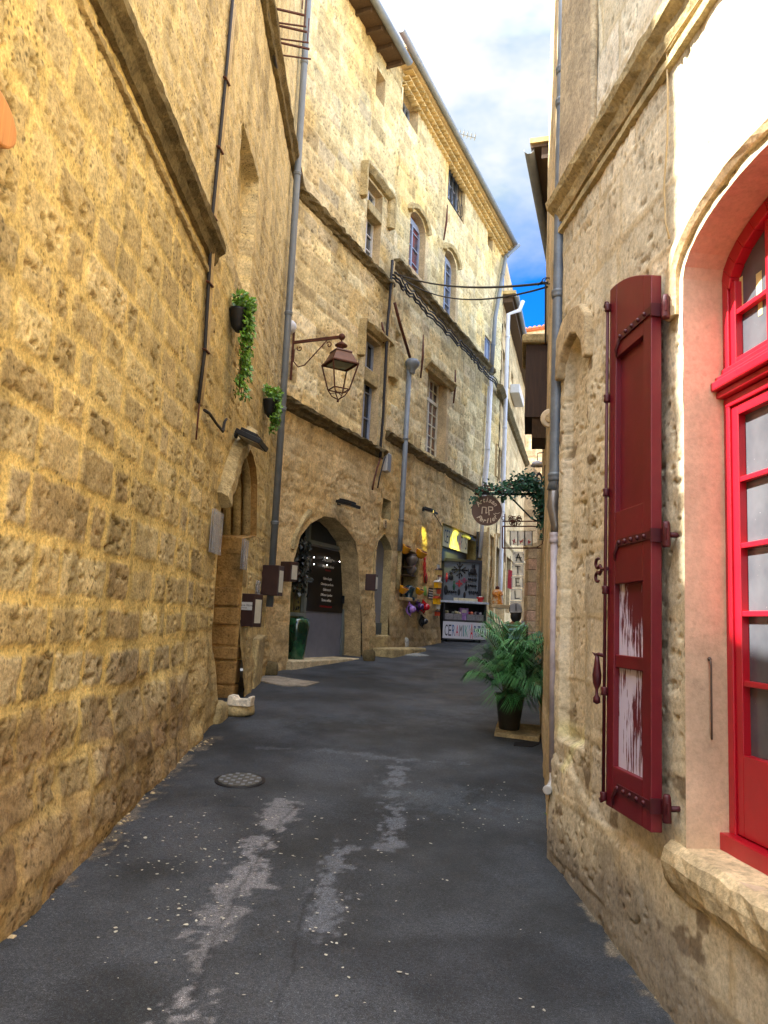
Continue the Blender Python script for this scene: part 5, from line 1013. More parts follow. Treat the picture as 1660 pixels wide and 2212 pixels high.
def crumbs(P,n,wd):
    for i in range(n):
        k=rr.random()*(len(P)-1);j=int(k);a=V(P[j]);b=V(P[min(j+1,len(P)-1)]);p=a+(b-a)*(k-j)+V((rr.gauss(0,wd),rr.gauss(0,wd*.5),0));p[2]=float(gz(p[1]));s=rr.uniform(.003,.010)*(1 if rr.random()<.85 else 1.8);m.ball(p,s,6,4,(1.3,1,.7),jit=.5,seed=i)
crumbs([gnd(*q) for q in ((5,2028),(110,1905),(245,1798),(370,1655),(450,1596))],150,.03);crumbs([gnd(*q) for q in ((1475,2210),(1400,2110),(1340,2025),(1270,1920),(1212,1822),(1203,1740))],260,.016)
tag(m.build('rubble',M_PEB),'crumbled mortar and grit strewn along the foot of both walls','rubble',kind='stuff')
m=MB();cl=[(rr.uniform(250,800),rr.uniform(1690,2050)) for _ in range(40)]
for i in range(430):
    if i<280: c=rr.choice(cl);x=rr.gauss(c[0],70);y=rr.gauss(c[1],30)
    elif i<360: x=rr.uniform(150,1400);y=rr.uniform(1650,2210)
    else: x=rr.uniform(950,1190);y=rr.uniform(1690,1800)
    if y>2205 or y<1600: continue
    g_=gnd(x,y)
    if g_[0]<-1.5 or g_[0]>1.1: continue
    s=rr.uniform(.003,.009)*(1 if rr.random()<.85 else 1.5);a=rr.uniform(0,3.14);X_=V((math.cos(a),math.sin(a),rr.uniform(-.2,.2)));Y_=V((-math.sin(a),math.cos(a),.1));z=V((0,0,.002+.002*rr.random()))
    n=6;m.add([g_+z+X_*s*1.3*math.cos(t)*rr.uniform(.6,1.1)+Y_*s*math.sin(t)*rr.uniform(.6,1.1)+(0,0,.002) for t in np.linspace(0,5.2,n)],[tuple(range(n))])
tag(m.build('fallen_petals',plain('dry_petal',srgb(184,180,162),.8,0,.4,14,bump=0)),'small pale fallen petals and paper bits scattered on the asphalt','petals',kind='stuff')
# ================================================================== ceramics on the wall
def pot_on_wall(w,x,y,r,mat,label,off=.1,name='wall_pot',tilt=0):
    u,z=w.uv(x,y,off);c=w.P(u,z,off);e=empty(name,c,label,'flower pot','yellow pots on the shop wall');m=MB();ax=nrm(w.N*.55+V((0,0,1)));m.lathe(c-ax*r*.8,[(r*.5,0),(r*.9,r*.5),(r*1.05,r*1.2),(r*1.12,r*1.25),(r*1.0,r*1.3),(r*.85,r*1.0)],16,axis=ax);m.build('pot',mat,e);m=MB();m.ball(c+ax*r*.3,r*.8,10,6,(1,1,.35));m.build('soil',M_RUST,e)
    m=MB();
    for k in range(5):
        a=k*1.256;pp_=c+w.N*r*.93+w.D*math.cos(a)*r*.25+V((0,0,math.sin(a)*r*.25));m.ball(pp_,r*.12,6,4)
    m.build('flower_relief',MATS.setdefault('fr',plain('brown_glaze',srgb(120,60,20),.3)),e)
M_YEL=plain('yellow_glaze',srgb(232,160,16),.25,0,.12,6,spec=.7)
for x,y,r,l in ((875,1185,.13,'yellow glazed wall pot nearest the drainpipe, in the upper pair'),(910,1196,.13,'yellow glazed wall pot at the upper right of the small recess'),(871,1273,.11,'yellow glazed wall pot at the lower left of the small recess'),(906.5,1277,.1,'yellow glazed wall pot at the lower right of the small recess')): pot_on_wall(WB,x,y,r,M_YEL,l)
M_GV=plain('grey_stoneware',srgb(112,100,92),.4,0,.25,8)
for x,y,s,l in ((889,1212,1.0,'upper of two grey vases in the small wall recess'),(888.5,1232,.8,'lower of two grey vases in the small wall recess')):
    u,z=WB.uv(x,y,-.05);c=WB.P(u,z-.13*s,-.05);e=empty('grey_vase',c,l,'vase');m=MB();m.lathe(c,[(.05*s,0),(.1*s,.06*s),(.15*s,.17*s),(.13*s,.23*s),(.09*s,.25*s),(.12*s,.29*s),(.1*s,.285*s)],18);m.build('body',M_GV,e);m=MB();WB.box(m,u-.16,u+.16,z-.15*s-.012,z-.13*s-.0,-.34,.02);m.build('bracket_shelf',M_EAVE,e)
u,z=WB.uv(884,1278,-.02);c=WB.P(u,z-.12,-.02);e=empty('blue_jar',c,'dark teal jar and tray on the sill of the small recess','jar');m=MB();m.lathe(c,[(.13,-.08),(.15,-.02),(.08,.02),(.1,.12),(.13,.2),(.05,.26)],14);m.build('body',plain('teal_glaze',srgb(24,48,56),.25,0,.3),e)
def hat(x,y,s,col,label):
    u,z=WB.uv(x,y,.1);c=WB.P(u,z,.06);e=empty('ceramic_hat',c,label,'hat','ceramic hats on the shop wall');ax=nrm(WB.N+V((0,0,.1)));m=MB()
    X_,Y_,_=basis(ax);n=24
    vs=[c];fs=[]
    for ring,(r,h) in enumerate(((s*.55,.02),(s*1.0,.0),(s*1.25,.045))):
        for k in range(n): a=2*math.pi*k/n;wv=.04*math.sin(a*3+1)*ring*.5;vs.append(c+ax*(h+wv+.012)+(X_*math.cos(a)*.8+Y_*math.sin(a))*r)
    for ring in range(2):
        for k in range(n): a=1+ring*n+k;b=1+ring*n+(k+1)%n;fs.append((a,b,b+n,a+n))
    fs+=[(0,1+k,1+(k+1)%n) for k in range(n)]
    m.add(vs,fs,True);mt=plain('glaze_'+label.split()[0],col,.25,0,.12,5,spec=.7);m.build('brim',mt,e);m=MB();m.ball(c+ax*.1,s*.55,16,10,(.9,1,1.2),X=X_,Y=Y_,Z=ax);m.build('crown',mt,e)
    m=MB();m.lathe(c+ax*.03,[(s*.53,0),(s*.56,.01),(s*.53,.04)],16,axis=ax);m.build('hat_band',M_DARKMETAL,e)
hat(885,1317,.14,srgb(160,118,196),'lilac ceramic hat hung below the small recess')
hat(903,1311,.13,srgb(70,34,92),'purple ceramic hat hung beside the red one')
hat(915,1312,.15,srgb(190,14,34),'red ceramic hat hung right of the purple one')
hat(912,1343,.13,srgb(30,30,34),'black ceramic hat hung lowest on the shop wall')
def lizard(x,y,s,col,label,name='ceramic_lizard'):
    u,z=WB.uv(x,y,.04);e=empty(name,WB.P(u,z,.03),label,'ornament');m=MB();q=[WB.P(u+s*.18*math.sin(t*3.2),z+s*(.9-t*1.9),.035) for t in np.linspace(0,1,10)];m.tube(q,[s*a for a in (.1,.14,.1,.15,.18,.16,.1,.07,.05,.02)],7);m.build('body',plain('red_'+str(x),col,.3),e)
    m=MB()
    for k,sg in ((3,1),(3,-1),(6,1),(6,-1)): p=q[k];m.tube([p,p+WB.D*sg*s*.3+V((0,0,.05)),p+WB.D*sg*s*.4+V((0,0,-.08 if k==6 else .16))],[s*.05,s*.04,s*.02],5)
    m.build('legs',M_RT,e)
lizard(917,1219,.2,srgb(200,48,22),'upper red ceramic lizard climbing the shop wall');lizard(918,1233,.17,srgb(196,40,24),'lower orange red ceramic lizard just under the first')
def cicada(x,y,s,col,label):
    u,z=WB.uv(x,y,.04);e=empty('ceramic_cicada',WB.P(u,z,.03),label,'ornament');m=MB();m.ball(WB.P(u,z,.03),s,12,8,(.5,.5,1.3),X=WB.D,Y=WB.N);m.build('body',plain('glz'+label[:3],col,.3),e);m=MB()
    for sg in(-1,1): m.ball(WB.P(u+sg*s*.35,z-s*.3,.05),s*.9,10,6,(.35,.25,1.2),X=WB.D,Y=WB.N)
    m.build('wings',M_RUST if col[0]>col[1] else M_IVY,e)
cicada(920,1248,.1,srgb(190,24,30),'red ceramic cicada below the two lizards');cicada(919,1276,.09,srgb(150,168,96),'green ceramic cicada right of the lower yellow pot')
u,z=WB.uv(931,1282,.03);e=empty('price_rack',WB.P(u,z-.1,.02),'small black rack with white striped labels beside the house string','rack')
m=MB();WB.box(m,u-.14,u+.14,z-.13,z+.13,.0,.03);m.build('board',M_DARKMETAL,e);
for k in range(4): m=MB();WB.box(m,u-.13,u+.13,z-.11+.06*k,z-.085+.06*k,.03,.036);m.build('label_strip',M_WFRAME,e)
# string of little ceramic houses at the shop corner
e=empty('house_mobile',WB.P(WB.uv(946,1350,.12)[0],WB.uv(946,1350)[1],.12),'hanging string of small yellow and white ceramic houses at the shop corner','mobile')
hc=[srgb(196,170,110),srgb(214,206,200),srgb(222,166,24),srgb(178,60,36),srgb(224,170,20),srgb(206,200,196),srgb(190,70,44)]
for i,(x,y,s) in enumerate(((948,1237,.13),(950,1250,.1),(946,1264,.15),(948,1278,.12),(944,1299,.15),(947,1311,.11),(945,1326,.1))):
    u,z=WB.uv(x,y,.14);yw=(.4,-.3,.2,-.5,.3,-.4,.5)[i];a=WB.D*math.cos(yw)+WB.N*math.sin(yw);b=np.cross(a,V((0,0,1)));c=WB.P(u,z,.14);m=MB();m.box(c,a*s*.5,b*s*.4,V((0,0,s*.45)));hb=m.build('little_house',MATS.setdefault('h%d'%i,plain('house_glaze_%d'%i,hc[i],.35)),e)
    m=MB();m.prism([c+a*s*.62+V((0,0,s*.45))-b*s*.5,c-a*s*.62+V((0,0,s*.45))-b*s*.5,c+V((0,0,s*.85))-b*s*.5],b*s);m.build('little_roof',MATS.setdefault('hr%d'%(i%3),plain('roof_glaze_%d'%i,(srgb(60,50,60),srgb(170,60,36),srgb(210,204,200))[i%3],.4)),hb)
m=MB();m.tube([WB.P(WB.uv(949,1222,.14)[0],WB.uv(949,1222)[1],.14),WB.P(WB.uv(945,1335,.14)[0],WB.uv(945,1335)[1],.14)],.006,4);m.build('cord',M_CABLE,e)
u,z=WB.uv(948,1229,.14);m=MB();WB.box(m,u-.06,u+.1,z-.02,z+.1,.12,.13);m.build('tag_card',M_WFRAME,e)
# ---- shop fascia
ft=WB.uv(957,1146,-.12);fb=WB.uv(1009,1196,-.12);zt_=4.03;zb_=3.66;zt_=ft[1];ztr=fb[1]
e=empty('shop_fascia',WB.P((ft[0]+fb[0])/2,ztr,-.1),'cream fascia board lettered Ceramik arts under a lamp above the shop entrance','sign')
hF=.55;m=MB();WB.box(m,ft[0],fb[0],ztr,ztr+hF,-.14,-.11);bd_=m.build('board',plain('cream_board',srgb(206,196,150),.6,0,.06,4),e)
RB=[srgb(30,30,60),srgb(30,34,70),srgb(30,90,150),srgb(200,50,90),srgb(50,50,60),srgb(30,120,140),srgb(60,160,150),srgb(60,130,190),srgb(210,30,60),srgb(40,80,130),srgb(40,70,120),srgb(30,30,40)]
TXT="CERAMIK'ARTS";LM=[plain('letter_paint_%d'%i,c_,.6,0,.03,bump=0) for i,c_ in enumerate(RB)]
def lettered(parent,c,X_,Z_,N_,width,height,big=1.35,dark=False):
    c=V(c);ws=[.55 if ch in "I'" else 1 for ch in TXT];ws=[.45 if ch=="'" else w_ for ch,w_ in zip(TXT,ws)];tot=sum(ws);x=-width/2
    for i,ch in enumerate(TXT):
        wd=width*ws[i]/tot;v,f=text_verts(ch,1.,bold=.0);v=np.array(v);lo=v.min(0);hi=v.max(0);h=height*(big if i==8 else 1);k=h/.72 if ch!="'" else h/.72
        if ch=="'": sy=h*.35/(hi[1]-lo[1]);y0=h*.35
        else: sy=h/(hi[1]-lo[1]);y0=0
        sx=wd*.78/max(hi[0]-lo[0],.05) if ch not in "I'" else h/.72*.55;cx=(lo[0]+hi[0])/2;cy=(lo[1]+hi[1])/2
        m=MB();m.add([c+X_*(x+wd/2+(a-cx)*sx)+Z_*(y0+(b-cy)*sy)+N_*.004 for a,b,_ in v],f);m.build('letter',(LM[0] if dark and i!=8 else LM[i]),parent);x+=wd
lettered(bd_,WB.P((ft[0]+fb[0])/2,ztr+hF*.48,-.11),WB.D,V((0,0,1)),WB.N,(fb[0]-ft[0])*.93,hF*.62,dark=True)
# ---- display cart
Yc=19.3;L_=at(956,1387,Yc);Rr=at(1049,1387,Yc+.25);xd=nrm(V((Rr[0]-L_[0],Rr[1]-L_[1],0)));wd=float(np.linalg.norm((Rr-L_)[:2]));zg_=float(gz(Yc))-.0;fd=V((xd[1],-xd[0],0));mid=V(((L_[0]+Rr[0])/2,(L_[1]+Rr[1])/2,0))
Zt=lambda y:at(1003,y,Yc+.1)[2]
CM=plain('charcoal_cart_paint',srgb(50,52,60),.5,0,.15)
e=empty('display_cart',mid+V((0,0,zg_)),'charcoal shop cart with white lettered front, baskets and an ornament board','cart')
def cb(mb,x0,x1,z0,z1,y0,y1): return mb.box(mid+xd*(x0+x1)/2-fd*(y0+y1)/2+V((0,0,(z0+z1)/2)),xd*(x1-x0)/2,fd*(y1-y0)/2,V((0,0,(z1-z0)/2)))
h=wd/2;z1_=Zt(1382);z2=Zt(1342);z3=Zt(1303);z4=Zt(1207)
m=MB();cb(m,-h,h,z1_,z2,.02,.6);cb(m,-h,h,z2,z2+.03,0,.6);cb(m,-h,-h+.04,z2,z3,0,.6);cb(m,h-.04,h,z2,z3,0,.6);cb(m,-h,h,z2,z3,.5,.55);m.build('cabinet',CM,e)
m=MB();cb(m,-h,h,z1_+.02,z2-.02,.0,.018);fp=m.build('front_panel',plain('white_panel',srgb(206,208,222),.5,0,.04),e)
lettered(fp,mid+V((0,0,(z1_+z2)/2-.01))+fd*.0,xd,V((0,0,1)),fd,wd*.93,(z2-z1_)*.6)
m=MB();cb(m,-h-.1,h+.05,z3,z3+.05,-.04,.6);m.build('counter_top',plain('pale_blue_counter',srgb(186,196,214),.4),e)
m=MB();cb(m,-h+.1,h+.0,z3+.05,z4,.5,.56);m.build('ornament_board',plain('grey_board',srgb(104,112,122),.6,0,.1),e)
m=MB();
for a in ((-h+.04,-h+.12,z3+.05,z4+.03),(h-.06,h+.02,z3+.05,z4+.03)): cb(m,*a,.46,.58)
cb(m,-h+.12,h-.06,z4-.04,z4+.03,.46,.58);m.build('board_frame',CM,e)
for x in(-h+.12,h-.12):
    for y in(.1,.5): m=MB();c=mid+xd*x-fd*y+V((0,0,zg_+.04));m.lathe(c-xd*.015,[(.04,0),(.042,.015),(.04,.03)],12,axis=xd);m.bar(c,c+V((0,0,z1_-zg_-.03)),.02);m.build('caster',M_DARKMETAL,e)
# ornaments on the board: things of their own
def orn(fx,fy): # fraction across/up the board
    return mid+xd*(-h+.14+fx*(2*h-.22))-fd*.49+V((0,0,z3+.1+fy*(z4-z3-.16)))
M_IRN=plain('black_iron_ornament',srgb(26,28,36),.5,.2,.2);M_ORR=plain('red_ornament',srgb(186,40,54),.5)
def cross(fx,fy,r,mat,label):
    c=orn(fx,fy);o_=empty('cross_ornament',c,label,'ornament');m=MB();
    for k in range(4):
        a=k*math.pi/2;d=xd*math.cos(a)+V((0,0,math.sin(a)));s=xd*-math.sin(a)+V((0,0,math.cos(a)));m.bar(c,c+d*r,.03*r/.2,.02,up=fd)
        for sg in(-1,1): m.tube([c+d*r*.25,c+d*r*.62+s*sg*r*.28,c+d*r*.75+s*sg*r*.32],r*.07,5);m.ball(c+d*r*.72+s*sg*r*.33,r*.11,6,4)
        m.ball(c+d*r,r*.12,6,4)
    m.build('cross',mat,o_)
cross(.45,.80,.2,M_IRN,'large black iron cross ornament on the cart board');cross(.45,.43,.09,M_ORR,'red cross ornament in the middle of the cart board');cross(.60,.53,.07,plain('pink_ornament',srgb(170,70,110),.5),'small pink cross ornament right of the red one')
def blob(fx,fy,kind,mat,label,s=1.):
    c=orn(fx,fy);o_=empty('wall_ornament',c,label,'ornament','small ornaments pinned on the cart board');m=MB()
    if kind=='hooks':
        m.bar(c-xd*.12*s,c+xd*.12*s,.02,.045,up=fd)
        for k in range(3): m.tube([c+xd*(k-1)*.09*s,c+xd*(k-1)*.09*s-V((0,0,.05)),c+xd*(k-1)*.09*s-V((0,0,.05))+fd*.03],.006,4)
        for k in range(5): m.ball(c+xd*(k-2)*.05*s+V((0,0,.03)),.02*s,6,4)
    elif kind=='oval': m.ball(c,.07*s,12,8,(.55,.2,1.3),X=xd,Y=fd)
    elif kind=='cat':
        m.ball(c-V((0,0,.03)),.07*s,10,6,(1,.25,1.1),X=xd,Y=fd);m.ball(c+V((0,0,.07*s)),.045*s,8,6,(1,.3,1),X=xd,Y=fd);m.tube([c+xd*.06-V((0,0,.08)),c-xd*.1*s-V((0,0,.06)),c-xd*.12*s+V((0,0,.03))],.012,5)
        for sg in(-1,1): m.tube([c+xd*sg*.03+V((0,0,.1*s)),c+xd*sg*.035+V((0,0,.14*s))],[.015,.003],5)
    elif kind=='figure': m.tube([c+V((0,0,.1)),c,c-V((0,0,.1))],[.02,.03,.015],6);m.bar(c-xd*.05,c+xd*.05,.015);m.ball(c+V((0,0,.12)),.025,6,4)
    m.build('ornament',mat,o_)
blob(.86,.82,'cat',M_IRN,'black iron cat ornament at the upper right of the cart board',1.2)
for fy,l in ((.70,'topmost'),(.55,'second'),(.38,'third')): blob(.84,fy,'hooks',M_IRN,l+' row of black coat hooks on the right of the cart board')
blob(.88,.2,'hooks',M_IRN,'lowest right row of black coat hooks on the cart board',1.1);blob(.24,.18,'hooks',M_IRN,'row of black coat hooks at the lower left of the cart board',1.1);blob(.45,.2,'oval',M_IRN,'round black ornament at the bottom middle of the cart board',1.);blob(.62,.13,'oval',M_IRN,'narrow black oval ornament near the board bottom',.9);blob(.06,.24,'oval',M_IRN,'long black oval mask at the lower left of the board',1.4);blob(.07,.55,'figure',M_ORR,'orange red lizard ornament at the left of the board');blob(.66,.35,'figure',M_IRN,'small black hat shaped ornament near the board middle');blob(.2,.62,'cat',M_IRN,'black iron bird ornament left of the large cross');blob(.3,.35,'figure',M_IVYD,'small dark green ornament under the iron bird');
# goods
def basket(x0,x1,z,label,cols_,n,seed):
    c=mid+xd*(x0+x1)/2-fd*.2+V((0,0,z));o_=empty('goods_basket',c,label,'basket','baskets in the cart');w2_=(x1-x0)/2;m=MB()
    for sg,(a,b) in enumerate(((xd*w2_,fd*.006),(xd*w2_,fd*.006))): m.box(c+fd*(.14 if sg else -.14)+V((0,0,.075)),a,b,V((0,0,.075)))
    for sg in (-1,1): m.box(c+xd*sg*w2_+V((0,0,.075)),xd*.006,fd*.14,V((0,0,.075)))
    m.box(c+V((0,0,.005)),xd*w2_,fd*.14,V((0,0,.005)));m.build('basket',MATS.setdefault('bk',plain('grey_wicker',srgb(128,128,136),.8,0,.4,40,bump=.8)),o_)
    r2=random.Random(seed);ms=[plain('trinket_%d_%d'%(seed,k),cc_,.4) for k,cc_ in enumerate(cols_)];
    for k in range(n): m=MB();p=c+xd*r2.uniform(-w2_+.04,w2_-.04)+fd*r2.uniform(-.1,.12)+V((0,0,.16+r2.uniform(0,.03)));m.ball(p,r2.uniform(.03,.045),8,6,jit=.3,seed=k);m.build('trinket',ms[k%len(ms)],o_)
zz_=z2+.03;basket(-h+.06,-h+.27,zz_,'leftmost grey basket of pale trinkets in the cart',[srgb(206,196,150),srgb(186,190,190)],8,1);basket(-h+.29,-h+.5,zz_,'second grey basket of cream trinkets in the cart',[srgb(214,204,160),srgb(190,196,190)],8,2);basket(h-.48,h-.27,zz_,'grey basket of red and orange trinkets in the cart',[srgb(190,60,40),srgb(206,120,90),srgb(150,20,50)],9,3);basket(h-.25,h-.05,zz_,'rightmost grey basket of mauve trinkets in the cart',[srgb(150,130,180),srgb(200,196,210),srgb(60,60,90)],8,4)
c=mid+xd*.02-fd*.18+V((0,0,zz_));o_=empty('purple_box',c,'upright purple gift box between the baskets in the cart','box');m=MB();m.box(c+V((0,0,.15)),xd*.11,fd*.06,V((0,0,.15)));m.build('carton',plain('purple_print',srgb(134,96,170),.4,0,.25,10,c2=srgb(176,150,204)),o_);m=MB();m.box(c+V((0,0,.22))+fd*.062,xd*.06,fd*.002,V((0,0,.04)));m.build('band',M_WFRAME,o_)
for i,(x0,x1,l) in enumerate(((-.27,-.17,'small cream card box at the left of the counter top'),(-.15,.1,'row of cream price cards along the counter top'),(.11,.36,'longer row of white price cards on the counter top'))):
    c=mid+xd*(x0+x1)/2-fd*.12+V((0,0,z3+.05));o_=empty('card_row',c,l,'card box');m=MB();n=max(2,int((x1-x0)/.03))
    for k in range(n): m.box(mid+xd*(x0+(x1-x0)*(k+.5)/n)-fd*.12+V((0,0,z3+.05+.04)),xd*.011,fd*.03,V((0,0,.04)))
    m.build('card_stack',MATS.setdefault('cd',plain('cream_card',srgb(214,206,176),.6)),o_);m=MB();m.box(c+V((0,0,.012)),xd*(x1-x0)/2,fd*.05,V((0,0,.012)));m.build('tray',M_WFRAME,o_)
c=mid+xd*.44-fd*.13+V((0,0,z3+.05));o_=empty('red_bowl',c,'bright red square bowl at the right end of the counter','bowl');m=MB();m.lathe(c,[(.05,0),(.06,.01),(.1,.12),(.105,.13),(.09,.13),(.06,.03)],18);m.build('bowl',plain('red_orange_glaze',srgb(204,40,16),.25),o_);m=MB();m.ball(c+V((0,0,.13)),.06,8,5,(1,1,.4),jit=.4);m.build('filling',M_WFRAME,o_)
# ================================================================== hanging signs on the right
Ys=9.0
def SP(x,y,Y=Ys): return at(x,y,Y)
XR=nrm((1,.0,.05));ZR=nrm((-.05,0,1));FR=V((0,-1,0))
c=SP(1052,1103);r=33*Ys/1660*1.0
e=empty('round_sign',c-V((0,0,r)),'round brown sign with cream script hung from the leafy bracket','sign')
m=MB();m.lathe(c+V((0,.012,0)),[(r,0),(r,.024)],48,axis=FR);m.build('disc',plain('brown_sign_paint',srgb(92,68,56),.6,0,.08,4),e)
M_CR=plain('cream_lettering',srgb(206,188,164),.6,0,.03,bump=0)
def arc(txt,rad,a0,a1,size,flip):
    m=MB();n=len(txt)
    for i,ch in enumerate(txt):
        if ch==' ': continue
        a=math.radians(a0+(a1-a0)*(i+.5)/n);p=c+XR*math.cos(a)*rad+ZR*math.sin(a)*rad+FR*.014
        up=(XR*math.cos(a)+ZR*math.sin(a))*(-1 if flip else 1);x=np.cross(up,FR)*-1;x=np.cross(V(FR),-up) if False else nrm(np.cross(up,FR))
        v,f=text_verts(ch,size,shear=.25,bold=size*.02);x=x if x@ (XR if True else XR)*(1)>-9 else -x
        if (x@(-XR*math.sin(a)+ZR*math.cos(a))*(1 if flip else -1))<0: x=-x
        m.add([p+x*q+up*w_ for q,w_,_ in v],f)
    m.build('lettering',M_CR,e)
arc('Artisan',r*.70,152,28,r*.44,False);arc('Perlier',r*.70,-148,-32,r*.44,True)
m=MB();k=r*.011
def stroke(pts,wd=.06): 
    for a,b in zip(pts[:-1],pts[1:]): m.bar(c+XR*a[0]*r+ZR*a[1]*r+FR*.015,c+XR*b[0]*r+ZR*b[1]*r+FR*.015,wd*r,.003,up=FR)
stroke([(-.34,-.22),(-.30,.22),(-.04,.20),(-.08,-.2),(.02,-.13)]);stroke([(.14,-.32),(.10,.24),(.38,.22),(.38,.02),(.12,.0)])
stroke([(.42,-.2),(.5,-.3),(.55,-.18),(.7,-.22),(.86,-.14)],.03);m.build('monogram',M_CR,e)
m=MB();
for x in (1040,1064): a_=SP(x,1068);m.tube([a_,SP(x,1074)],.006,5)
m.build('chain',M_DARKMETAL,e)
wx=WR2.a[0]+(Ys-WR2.a[1])*WR2.d[0]/WR2.d[1]
e=empty('sign_bracket',V((wx,Ys,SP(1190,1062)[2])),'black wrought iron wall bracket buried in green vine above the round sign','bracket')
bz=SP(1100,1064)[2];m=MB();e0=V((wx,Ys,bz));e1=SP(1028,1066);m.bar(e0,e1,.03);m.bar(e0+V((0,0,.35)),e0-V((0,0,.4)),.025)
m.tube([e0+V((-.02,0,-.35)),e0+V((-.15,0,-.3)),e0+V((-.42,0,-.04))],.01,6);m.build('arm',M_DARKMETAL,e)
m=MB();
for i in range(3): m.tube([SP(1165+6*math.cos(t),1035+14*math.sin(t)+i*2) for t in np.linspace(0,6.3,14)],.008,5)
m.build('scrollwork',M_DARKMETAL,e)
rr=random.Random(5);st=MB();lf=MB();path=[(1030,1062),(1050,1052),(1085,1056),(1110,1046),(1135,1036),(1150,1042),(1165,1060),(1172,1090),(1176,1125),(1178,1160)]
e=empty('vine',SP(1178,1190),'dark green vine draped over the sign bracket and down the wall','plant')
for q in range(9):
    st.tube([SP(x+rr.uniform(-4,4),y+rr.uniform(-7,9),Ys+rr.uniform(-.12,.1)) for x,y in path],.006,5)
st.tube([SP(1176,1150),SP(1172,1175),SP(1160,1182)],.006,5);st.tube([SP(1180,1120),SP(1182,1160),SP(1180,1195)],.008,5)
dens=[30,40,110,170,200,160,190,170,70]
for j,(a,b) in enumerate(zip(path[:-1],path[1:])):
    for i in range(dens[j]):
        t=rr.random();sx,sy=(9,9) if j<2 else (13,15);x=a[0]+(b[0]-a[0])*t+rr.gauss(0,sx*.6);y=a[1]+(b[1]-a[1])*t+rr.gauss(5 if 1<j<6 else 0,sy*.7)
        lf.leaf(SP(x,y,Ys+rr.uniform(-.2,.18)),(rr.uniform(-1,1),rr.uniform(-1,.4),rr.uniform(-1,.5)),(rr.uniform(-.5,.5),-1,rr.uniform(0,1.2)),rr.uniform(.04,.075),rr.uniform(.025,.045))
for i in range(30): lf.leaf(SP(rr.gauss(1030,7),rr.gauss(1078,9),Ys),(rr.uniform(-1,1),-.3,-.6),(0,-1,.4),.05,.03)
st.build('stems',M_RUST,e);lf.build('foliage',M_IVYD,e)
# wrought iron frame with glass panels and hanging letters
Yf=10.6
e=empty('iron_frame_sign',at(1125,1185,Yf),'rusty iron frame sign with a bunch of metal rings and three glass panels','sign')
Q=lambda x,y,d=0: at(x,y,Yf+d)
m=MB()
for a,b in (((1086,1137),(1163,1137)),((1086,1137),(1086,1184)),((1086,1184),(1163,1184)),((1086,1126),(1163,1126)),((1163,1126),(1172,1126)),((1163,1184),(1174,1184)),((1091,1110),(1091,1215)),((1162,1128),(1162,1137))): m.bar(Q(*a),Q(*b),.016)
m.build('frame',M_RUST,e)
m=MB();
for i in range(26):
    x=rr.uniform(1088,1128) if i<18 else rr.uniform(1100,1125);y=rr.uniform(1116,1126) if i<18 else rr.uniform(1128,1136);R_=rr.uniform(3.2,4.8);m.tube([Q(x+R_*math.cos(t),y+R_*math.sin(t),rr.uniform(-.01,.01)) for t in np.linspace(0,6.4,11)],.005,4)
m.build('metal_rings',M_RUST,e)
for k,(x0,x1) in enumerate(((1104,1118),(1120,1133),(1135,1149))):
    m=MB();q=[Q(x0,1178),Q(x1,1178),Q(x1,1148),Q(x0,1148)];m.prism(q,V((0,.006,0)));pn=m.build('glass_panel',M_AC,e)
    m=MB();
    cx=(x0+x1)/2
    for t in range(7): a=rr.uniform(0,6.28);m.tube([Q(cx,1170,-.01),Q(cx+5*math.cos(a),1170+6*math.sin(a),-.012)],[.008,.003],5)
    m.build('red_motif',M_ORR,pn)
m=MB()
for x in (1102.5,1119,1134,1150): m.bar(Q(x,1147),Q(x,1179),.012)
m.bar(Q(1095,1147),Q(1157,1147),.006);m.build('panel_bars',M_DARKMETAL,e)
e=empty('letter_plate_sign',Q(1119,1345),'column of hanging clear plates with black letters under the iron frame','sign')
Lt='ATELI'
for i,ch in enumerate(Lt):
    y0=1192+26.6*i;y1=y0+24;cx=1121-1.4*i;m=MB();q=[Q(cx-13,y1),Q(cx+12,y1),Q(cx+12,y0),Q(cx-13,y0)];m.prism(q,V((0,.008,0)));pl=m.build('plate',M_AC,e)
    m=MB();
    for yy in (y0,y1): m.bar(Q(cx-12.5,yy,-.004),Q(cx+11.5,yy,-.004),.005)
    for xx in(cx-12,cx+10.5): m.ball(Q(xx,y0+2.6,-.008),.009,6,4)
    m.build('edge_glint',plain('painted_glint',srgb(226,224,220),.2) if i==0 else bpy.data.materials['painted_glint'],pl)  # near-white bars painted in as glints on the plate edges, plus corner studs
    ctr=Q(cx-.5,(y0+y1)/2+.5,-.01);h=.105;m=MB()
    S_={'A':[((-.32,-.5),(-.02,.55)),((.36,-.5),(-.02,.55)),((-.38,-.0),(.42,-.02))],'T':[((0,-.5),(0,.45)),((-.36,.47),(.36,.45))],'E':[((-.15,-.5),(-.15,.5)),((-.25,.48),(.35,.45)),((-.15,.0),(.25,.0)),((-.25,-.5),(.4,-.46))],'L':[((-.2,-.5),(-.2,.5)),((-.25,-.5),(.4,-.48))],'I':[((0,-.5),(.02,.4)),((-.02,.6),(.02,.66))]}[ch]
    for a,b in S_: m.bar(ctr+XR*a[0]*h+ZR*a[1]*h,ctr+XR*b[0]*h+ZR*b[1]*h,.013,.004,up=FR)
    m.build('black_letter',M_DARKMETAL,pl)
